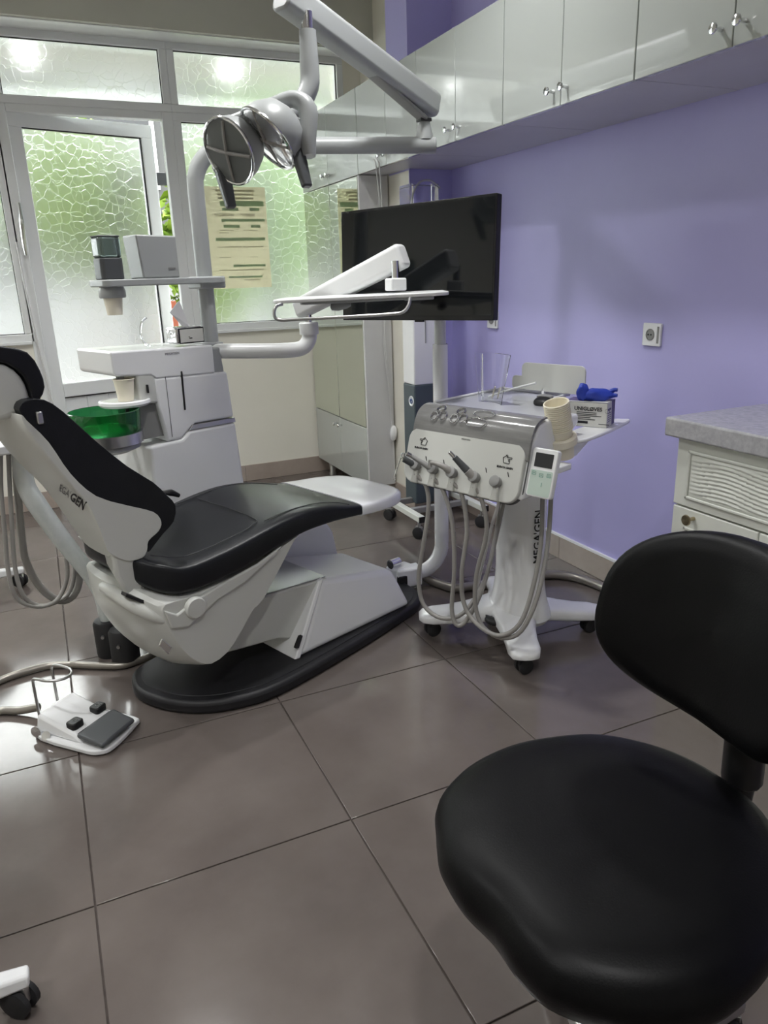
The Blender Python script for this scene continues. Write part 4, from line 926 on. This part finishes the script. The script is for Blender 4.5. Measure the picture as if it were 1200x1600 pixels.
# clear guard with sticks, mouse-like puck
gd = thing('clear_guard', 'curved clear acrylic shield standing on the cart tray', 'shield', tuple(atg(-.035, .075, .858)), TH)
gp = [(.0, .055), (.006, .03), (.01, 0), (.0, -.03), (-.02, -.055)]
gi = [(a+.003, b) for a, b in reversed(gp)]
sp = [(p.x, p.y) for p in spline([(a, b, 0) for a, b in gp], 4)]+[(p.x, p.y) for p in spline([(a, b, 0) for a, b in gi], 4)]
obj('shield_sheet', MB().prism(sp, lambda a, b: (a, b*1.0, .0), lambda a, b: (a+.01, b*1.5, .165)), 'clear', gd, .0008, 1, ang=50)
obj('edge_strip', MB().hexa([(-.001, .037, 0), (.003, .037, 0), (.003, .041, 0), (-.001, .041, 0), (.009, .05, .162), (.013, .05, .162), (.013, .056, .162), (.009, .056, .162)]), 'clear', gd)
for k, (p, q, lb) in enumerate((((.03, .12, .862), (.02, .10, .905), 'short cream applicator stick upright behind the clear shield'), ((.035, .10, .862), (.03, .085, .90), 'short cream applicator stick leaning right behind the clear shield'), ((.04, .145, .863), (.05, -.045, .925), 'long white suction straw leaning across the cart tray'))):
    P, Q = atg(*p), atg(*q)
    tag(obj('applicator_stick', MB().tube([P, P.lerp(Q, .5)+Vector((0, 0, .003)), Q], .0028 if k < 2 else .0036, 8), 'cup' if k < 2 else 'white'), lb, 'stick')
mo = thing('curing_stand', 'small black rounded puck on the cart tray beside the cups', 'puck', tuple(atg(.03, -.09, .8585)), TH)
obj('shell', MB().loft2([(-.03, .012, .0, .008), (-.022, .024, 0, .018), (0, .028, 0, .026), (.022, .024, 0, .03), (.03, .014, 0, .026)], 20, .6), 'blackp', mo)
obj('top_band', MB().loft2([(.002, .0285, .02, .0285), (.022, .025, .02, .032), (.029, .015, .02, .029)], 20, .6), 'midgrey', mo)
tag(obj('floor_hose', MB().tube([(1.405, .02, .06), (1.43, .03, .045), (1.463, -.01, .022), (1.513, -.117, .020), (1.594, -.138, .02), (1.763, -.175, .02), (1.924, -.181, .02), (2.011, -.246, .02), (2.052, -.36, .02), (2.06, -.52, .02), (2.05, -.75, .02)], .019, 14, 5), 'bighose'), 'thick grey hose lying on the floor behind the cart', 'hose')

# ================================================================== TELEVISION on its bent pole
tvt = thing('television', 'flat black television on a white bent pole behind the tray', 'television', (1.515, -.005, 0))
tc_ = Vector((1.385, -.033, 1.326)); yw, pt, rl = -1.134, -.052, .011
ax = Vector((math.cos(yw), math.sin(yw), 0)); nn = Vector((math.sin(yw), -math.cos(yw), 0)); zz = Vector((0, 0, 1))*math.cos(pt)+nn*math.sin(pt)
a2 = ax*math.cos(rl)+zz*math.sin(rl); z2 = -ax*math.sin(rl)+zz*math.cos(rl); n2 = a2.cross(z2)
TWd, THt = .7216, .4141
def tq2(p, q, w): return tc_+a2*p+z2*q+n2*w
def tslab(w, h, w0, w1, r=.004, cx=0, cy=0): return MB().prism(rrect(w, h, r, 3, cx, cy), lambda p, q: tq2(p, q, w0), lambda p, q: tq2(p, q, w1))
obj('bezel', tslab(TWd, THt, -.03, 0), 'bezel', tvt, .002, world=True)
obj('screen', tslab(TWd-.016, THt-.026, .0002, .0012, .002, 0, .004), 'screen', tvt, world=True)
obj('rear_housing', tslab(TWd*.7, THt*.7, -.06, -.03, .03), 'bezel', tvt, .01, world=True)
obj('sensor_bump', tslab(.04, .006, -.012, -.002, .002, .03, -THt/2-.003), 'bezel', tvt, world=True)
obj('wall_plate', tslab(.1, .1, -.10, -.06, .01, .05, 0), 'grey', tvt, world=True)
pl = Vector((1.515, -.005, 0))
obj('mount_arm', MB().tube([tq2(.06, 0, -.095), (pl.x, pl.y, tc_.z)], .02, 10, 0), 'grey', tvt, world=True)
obj('pole_top', MB().tube([(pl.x, pl.y, 1.0), (pl.x, pl.y, 1.38)], .023, 16, 0), 'armwhite', tvt, world=True)
pk = []
dirp = Vector((1.40, .015, 0))-pl; dl = dirp.length; dirp.normalize()
for k in range(9):
    t = PI/2*k/8; pk.append((pl.x+dirp.x*(.11*(1-math.cos(t))), pl.y+dirp.y*(.11*(1-math.cos(t))), .19-.125*math.sin(t)))
obj('pole', MB().tube([(pl.x, pl.y, 1.02), (pl.x, pl.y, .7), (pl.x, pl.y, .4)]+pk, .030, 18, 2), 'white', tvt, world=True)
obj('pole_foot', MB().hexa([(1.30, -.015, .02), (1.41, -.025, .02), (1.42, .05, .02), (1.31, .05, .02), (1.30, -.015, .098), (1.41, -.025, .098), (1.42, .05, .098), (1.31, .05, .098)]), 'white', tvt, .006, world=True)

# ================================================================== TALL MOBILE UNIT in front of the pier
mu = thing('mobile_unit', 'tall slim white mobile unit with teal lower panel on castered frame', 'mobile unit', (1.87, .72, 0))
obj('column', MB().box(1.803, 1.955, .80, .93, .74, 1.60), 'white', mu, .006, world=True)
obj('lower_panel', MB().box(1.802, 1.956, .799, .931, .10, .74), 'teal', mu, .006, world=True)
obj('front_groove', MB().box(1.868, 1.872, .796, .80, .95, 1.15), 'midgrey', mu, world=True)
cp_ = obj('clear_cap', MB().box(1.803, 1.955, .80, .93, 1.60, 1.70), 'clear', mu, .004, world=True)
obj('carry_hoop', MB().tube([(1.80, .79, 1.56), (1.805, .79, 1.64), (1.84, .79, 1.70), (1.90, .79, 1.712), (1.955, .79, 1.68)], .005, 8), 'steel', mu, world=True)
em = obj('emblem', MB().torus((1.8015, .835, .655), (1, 0, 0), .024, .004, 28, 6), 'white', mu, world=True)
obj('emblem_disc', MB().cyl((1.8018, .835, .655), (-1, 0, 0), .021, .0008, 24), 'white', em, world=True)
obj('emblem_mark', MB().torus((1.8008, .835, .655), (1, 0, 0), .011, .004, 16, 5).cyl((1.8009, .838, .658), (-1, 0, 0), .005, .001, 10), 'emblem_blue', em, world=True)
fz = .095
obj('side_rail', MB().box(1.675, 1.71, .52, .94, fz, fz+.03), 'drawerwhite', mu, .003, world=True)
obj('side_rail', MB().box(2.045, 2.08, .52, .94, fz, fz+.03), 'drawerwhite', mu, .003, world=True)
obj('cross_rail', MB().box(1.71, 2.045, .845, .875, fz, fz+.03), 'midgrey', mu, .003, world=True)
obj('cross_rail', MB().box(1.71, 2.045, .665, .695, fz, fz+.03), 'midgrey', mu, .003, world=True)
for x, y in ((1.692, .555), (1.692, .91), (2.062, .555), (2.062, .91)):
    cm = thing  # caster built on the unit
    k_ = caster(mu, x-1.87, y-.72, .031, ang=.5, house='steel', top=.098)
    obj('rail_cap', MB().box(x-.018, x+.018, .515, .522, fz, fz+.03), 'blackp', k_, world=True) if y < .7 else None

# ================================================================== FOOT CONTROL
fc = thing('foot_control', 'white foot control with dark pedal, two buttons and wire hoop', 'foot pedal', (.03, -.46, 0), math.radians(-49))
# local x runs along the front edge towards the camera right, local y to the back right
ol = [(-.105, -.10), (.09, -.112), (.15, -.10), (.170, -.06), (.150, .05), (.12, .078), (-.08, .07), (-.105, .05)]
obj('base_plate', MB().prism_xy([(p.x, p.y) for p in spline([(x, y, 0) for x, y in ol], 4, True)], .004, .020), 'white', fc, .005, 2)
obj('raised_housing', MB().hexa([(-.10, -.098, .019), (.085, -.098, .019), (.085, .05, .019), (-.10, .055, .019), (-.092, -.092, .078), (.055, -.092, .046), (.055, .044, .046), (-.092, .048, .078)]), 'white', fc, .010, 3)
for y in (-.064, .026):
    b_ = obj('push_button', MB().prism_xy(rrect(.036, .042, .010, 4, .030, y), .045, .068), 'blackp', fc, .004, 2)
    obj('button_mark', MB().torus((.030, y, .0682), (0, 0, 1), .006, .0009, 14, 5).box(.022, .038, y+.009, y+.0105, .0678, .0686), 'inkgrey', b_)
pd = obj('pedal', MB().hexa([(.068, -.098, .038), (.168, -.100, .030), (.160, .040, .030), (.066, .050, .038), (.068, -.098, .052), (.168, -.100, .044), (.160, .040, .044), (.066, .050, .052)]), 'grey', fc, .006, 2)
obj('pedal_hinge', MB().box(.06, .072, -.085, .04, .02, .045), 'gasket', fc)
obj('wire_hoop', MB().tube([(-.088, -.085, .07), (-.088, -.085, .15), (-.086, -.085, .188), (-.07, -.085, .195), (-.03, -.08, .195), (.0, -.06, .195), (.005, -.03, .195), (-.02, -.005, .195), (-.07, .0, .195), (-.100, -.002, .188), (-.104, -.002, .15), (-.104, -.002, .07)], .0042, 10, 4), 'steel', fc)
obj('release_lever', MB().lathe([(.001, -.003), (.016, -.002), (.017, .002), (.001, .004)], (-.085, -.108, .028), (.2, -1, .1), 16).lathe([(.001, -.002), (.013, -.001), (.014, .002), (.001, .003)], (-.045, -.108, .024), (.3, -1, .7), 16), 'chrome', fc)
tag(obj('pedal_hose', MB().tube([(.330, -.085, .014), (.271, -.112, .014), (.220, -.130, .014), (.170, -.138, .014), (.106, -.109, .014), (-.016, -.035, .014), (-.098, -.017, .014), (-.218, -.051, .014), (-.326, -.14, .014), (-.330, -.23, .014), (-.27, -.275, .014), (-.212, -.262, .014), (-.157, -.292, .016), (-.098, -.325, .03)], .0125, 12, 6), 'bighose'), 'grey metal-wrapped hose looping on the floor to the foot control', 'hose')

# ================================================================== ASSISTANT HOSES behind the backrest
asu = thing('hose_holder', 'white assistant holder with hanging suction hoses behind the backrest', 'hose holder', at(-.38, .45, 0), TH)
def AS(mb, nm, m, **k): return lo(mb, nm, m, asu, **k)
AS(MB().box(-.50, -.345, .40, .52, .780, .812), 'holder_bar', 'white', bevel=.006)
AS(MB().tube([(-.44, .52, .795), (-.30, .60, .78), (-.05, .60, .74), (.09, .60, .72)], .018, 10), 'support_arm', 'armwhite')
for p, r in (([(-.41, .45, .78), (-.43, .45, .66), (-.445, .45, .50), (-.455, .45, .40), (-.448, .45, .29), (-.39, .45, .235), (-.32, .45, .235), (-.272, .45, .305), (-.262, .45, .40)], .0075),
             ([(-.385, .455, .78), (-.41, .45, .60), (-.433, .45, .386), (-.419, .45, .276), (-.359, .46, .226), (-.275, .47, .234), (-.238, .47, .303), (-.23, .47, .38)], .0075),
             ([(-.36, .47, .79), (-.384, .48, .502), (-.385, .48, .386), (-.353, .48, .281), (-.297, .48, .216), (-.249, .48, .222), (-.22, .48, .275), (-.21, .48, .36)], .013)):
    AS(MB().tube(p, r, 10), 'hose', 'hose')
AS(MB().tube([(-.345, .45, .80), (-.352, .45, .74), (-.352, .45, .662), (-.335, .44, .60), (-.275, .42, .452), (-.195, .39, .270), (-.183, .38, .135)], [.024, .031, .030, .033, .031, .028, .024], 14), 'sleeved_tube', 'film')
AS(MB().tube([(-.31, .46, .80), (-.29, .45, .714), (-.265, .44, .643), (-.205, .42, .496), (-.145, .38, .334), (-.14, .33, .205), (-.170, .272, .135)], [.02, .026, .027, .028, .027, .024, .020], 14), 'sleeved_tube', 'film')

# ================================================================== STOOLS
stl = thing('operator_stool', 'black vinyl stool with rounded backrest in the right foreground', 'stool', (.71, -2.0, 0))
oo = [(.493, -1.85), (.525, -1.795), (.595, -1.752), (.69, -1.735), (.775, -1.748), (.855, -1.782), (.92, -1.86), (.945, -1.95), (.935, -2.05), (.87, -2.14), (.76, -2.205), (.65, -2.225), (.56, -2.195), (.495, -2.135), (.478, -2.08), (.478, -2.02), (.468, -1.96), (.472, -1.90)]
OP = spline([(x, y, 0) for x, y in oo], 5, True); cxs, cys = .70, -1.985
def ringz(s, z, dip=0): 
    return [(cxs+(p.x-cxs)*s, cys+(p.y-cys)*s, z + dip*((p.x-cxs)**2+(p.y-cys)**2)/.045) for p in OP]
sr = [ringz(.02, .445), ringz(.70, .445), ringz(.90, .449), ringz(.965, .462), ringz(.995, .480), ringz(1.0, .497), ringz(.985, .513), ringz(.95, .526), ringz(.88, .536), ringz(.75, .541), ringz(.55, .541), ringz(.3, .539), ringz(.02, .538)]
obj('seat', MB().rings(sr), 'stoolvinyl', stl, ang=80, world=True)
obj('seat_pan', MB().rings([ringz(.7, .425), ringz(.86, .43), ringz(.88, .449)]), 'blackp', stl, world=True)
# curved backrest pad
bx, by, bz, byaw, bhw, bhh, bcv, btl = .928, -1.947, .768, .021, .193, .142, .077, .27
bax = Vector((-math.sin(byaw), -math.cos(byaw), 0)); bnn = Vector((-math.cos(byaw), math.sin(byaw), 0)); bup = Vector((0, 0, 1))*math.cos(btl)-bnn*math.sin(btl)
bth = bax.cross(bup).normalized()
if bth.dot(bnn) < 0: bth = -bth
def back_pt(t, k, w):
    c, s = math.cos(t), math.sin(t); u = bhw*k*math.copysign(abs(c)**.75, c); v = bhh*k*math.copysign(abs(s)**.75, s)
    return Vector((bx, by, bz))+bax*u+bup*v+bnn*(bcv*(u/bhw)**2)+bth*w
rs = []
for k, w in ((.02, .030), (.45, .029), (.75, .026), (.88, .022), (.955, .013), (.99, .003), (1.0, -.008), (.99, -.02), (.955, -.030), (.88, -.036), (.6, -.040), (.02, -.042)):
    rs.append([back_pt(2*PI*j/64, k, w) for j in range(64)])
obj('backrest', MB().rings(rs), 'stoolvinyl', stl, ang=80, world=True)
obj('back_post', MB().tube([(.80, -1.97, .425), (.93, -1.965, .425), (.975, -1.962, .46), (.985, -1.96, .54), (.975, -1.957, .64), (.967, -1.955, .73)], .021, 12), 'blackp', stl, world=True)
obj('post_sleeve', MB().tube([(.985, -1.96, .50), (.983, -1.959, .60)], .031, 12, 0), 'blackp', stl, .004, world=True)
obj('gas_column', MB().lathe([(.045, .05), (.045, .09), (.03, .10), (.03, .26), (.018, .265), (.018, .425)], (.71, -2.0, 0), n=24), 'chrome', stl, world=True)
def star(parent, n, L, m, a0=0.0, r=.027):
    for k in range(n):
        a = a0+2*PI*k/n; c, s = math.cos(a), math.sin(a); rt = Matrix.Rotation(a, 4, 'Z')
        mb = MB().hexa([(.02, -.028, .06), (L+.01, -.018, .062), (L+.01, .018, .062), (.02, .028, .06), (.02, -.026, .105), (L+.012, -.015, .088), (L+.012, .015, .088), (.02, .026, .105)]).xf(rt)
        lg = obj('base_leg', mb, m, parent, .006)
        caster(lg, c*(L-.012), s*(L-.012), r, ang=a+.9, house='steel', top=.068)
star(stl, 5, .28, 'steel', math.radians(72))
obj('height_lever', MB().tube([(.70, -1.97, .42), (.60, -1.86, .405), (.57, -1.83, .385)], .006, 8).tube([(.735, -1.72, .415), (.735, -1.80, .425)], .012, 8, 0), 'blackp', stl, world=True)
def rolling_stool(x, y, a0, label, L=.27):
    t = thing('rolling_stool', label, 'stool', (x, y, 0))
    star(t, 5, L, 'white', a0, .03)
    obj('gas_column', MB().lathe([(.04, .055), (.04, .12), (.024, .13), (.024, .42)], n=20), 'chrome', t)
    obj('seat', MB().lathe([(.05, .42), (.155, .425), (.17, .445), (.17, .465), (.15, .485), (.001, .49)], n=32), 'vinyl', t)
    return t
rolling_stool(-.40, -1.40, .0, 'white-legged rolling stool with one caster in the lower left corner')
rolling_stool(-.42, .86, .05, 'white-legged rolling stool far left behind the hanging hoses')


# lamps under the balcony glowing through the top panes
for x, lb in ((.270, 'outdoor ceiling lamp glowing through the left top pane'), (1.50, 'outdoor ceiling lamp glowing through the right top pane')):
    t = thing('outdoor_lamp', lb, 'lamp', (x, 2.80, 2.74))
    obj('fitting', MB().lathe([(.03, 0), (.035, -.02), (.035, -.05), (.02, -.10)], n=20), 'white', t)
    obj('bulb', MB().lathe([(.001, -.16), (.022, -.15), (.03, -.13), (.022, -.11), (.001, -.10)], n=20), M['bulb'], t)
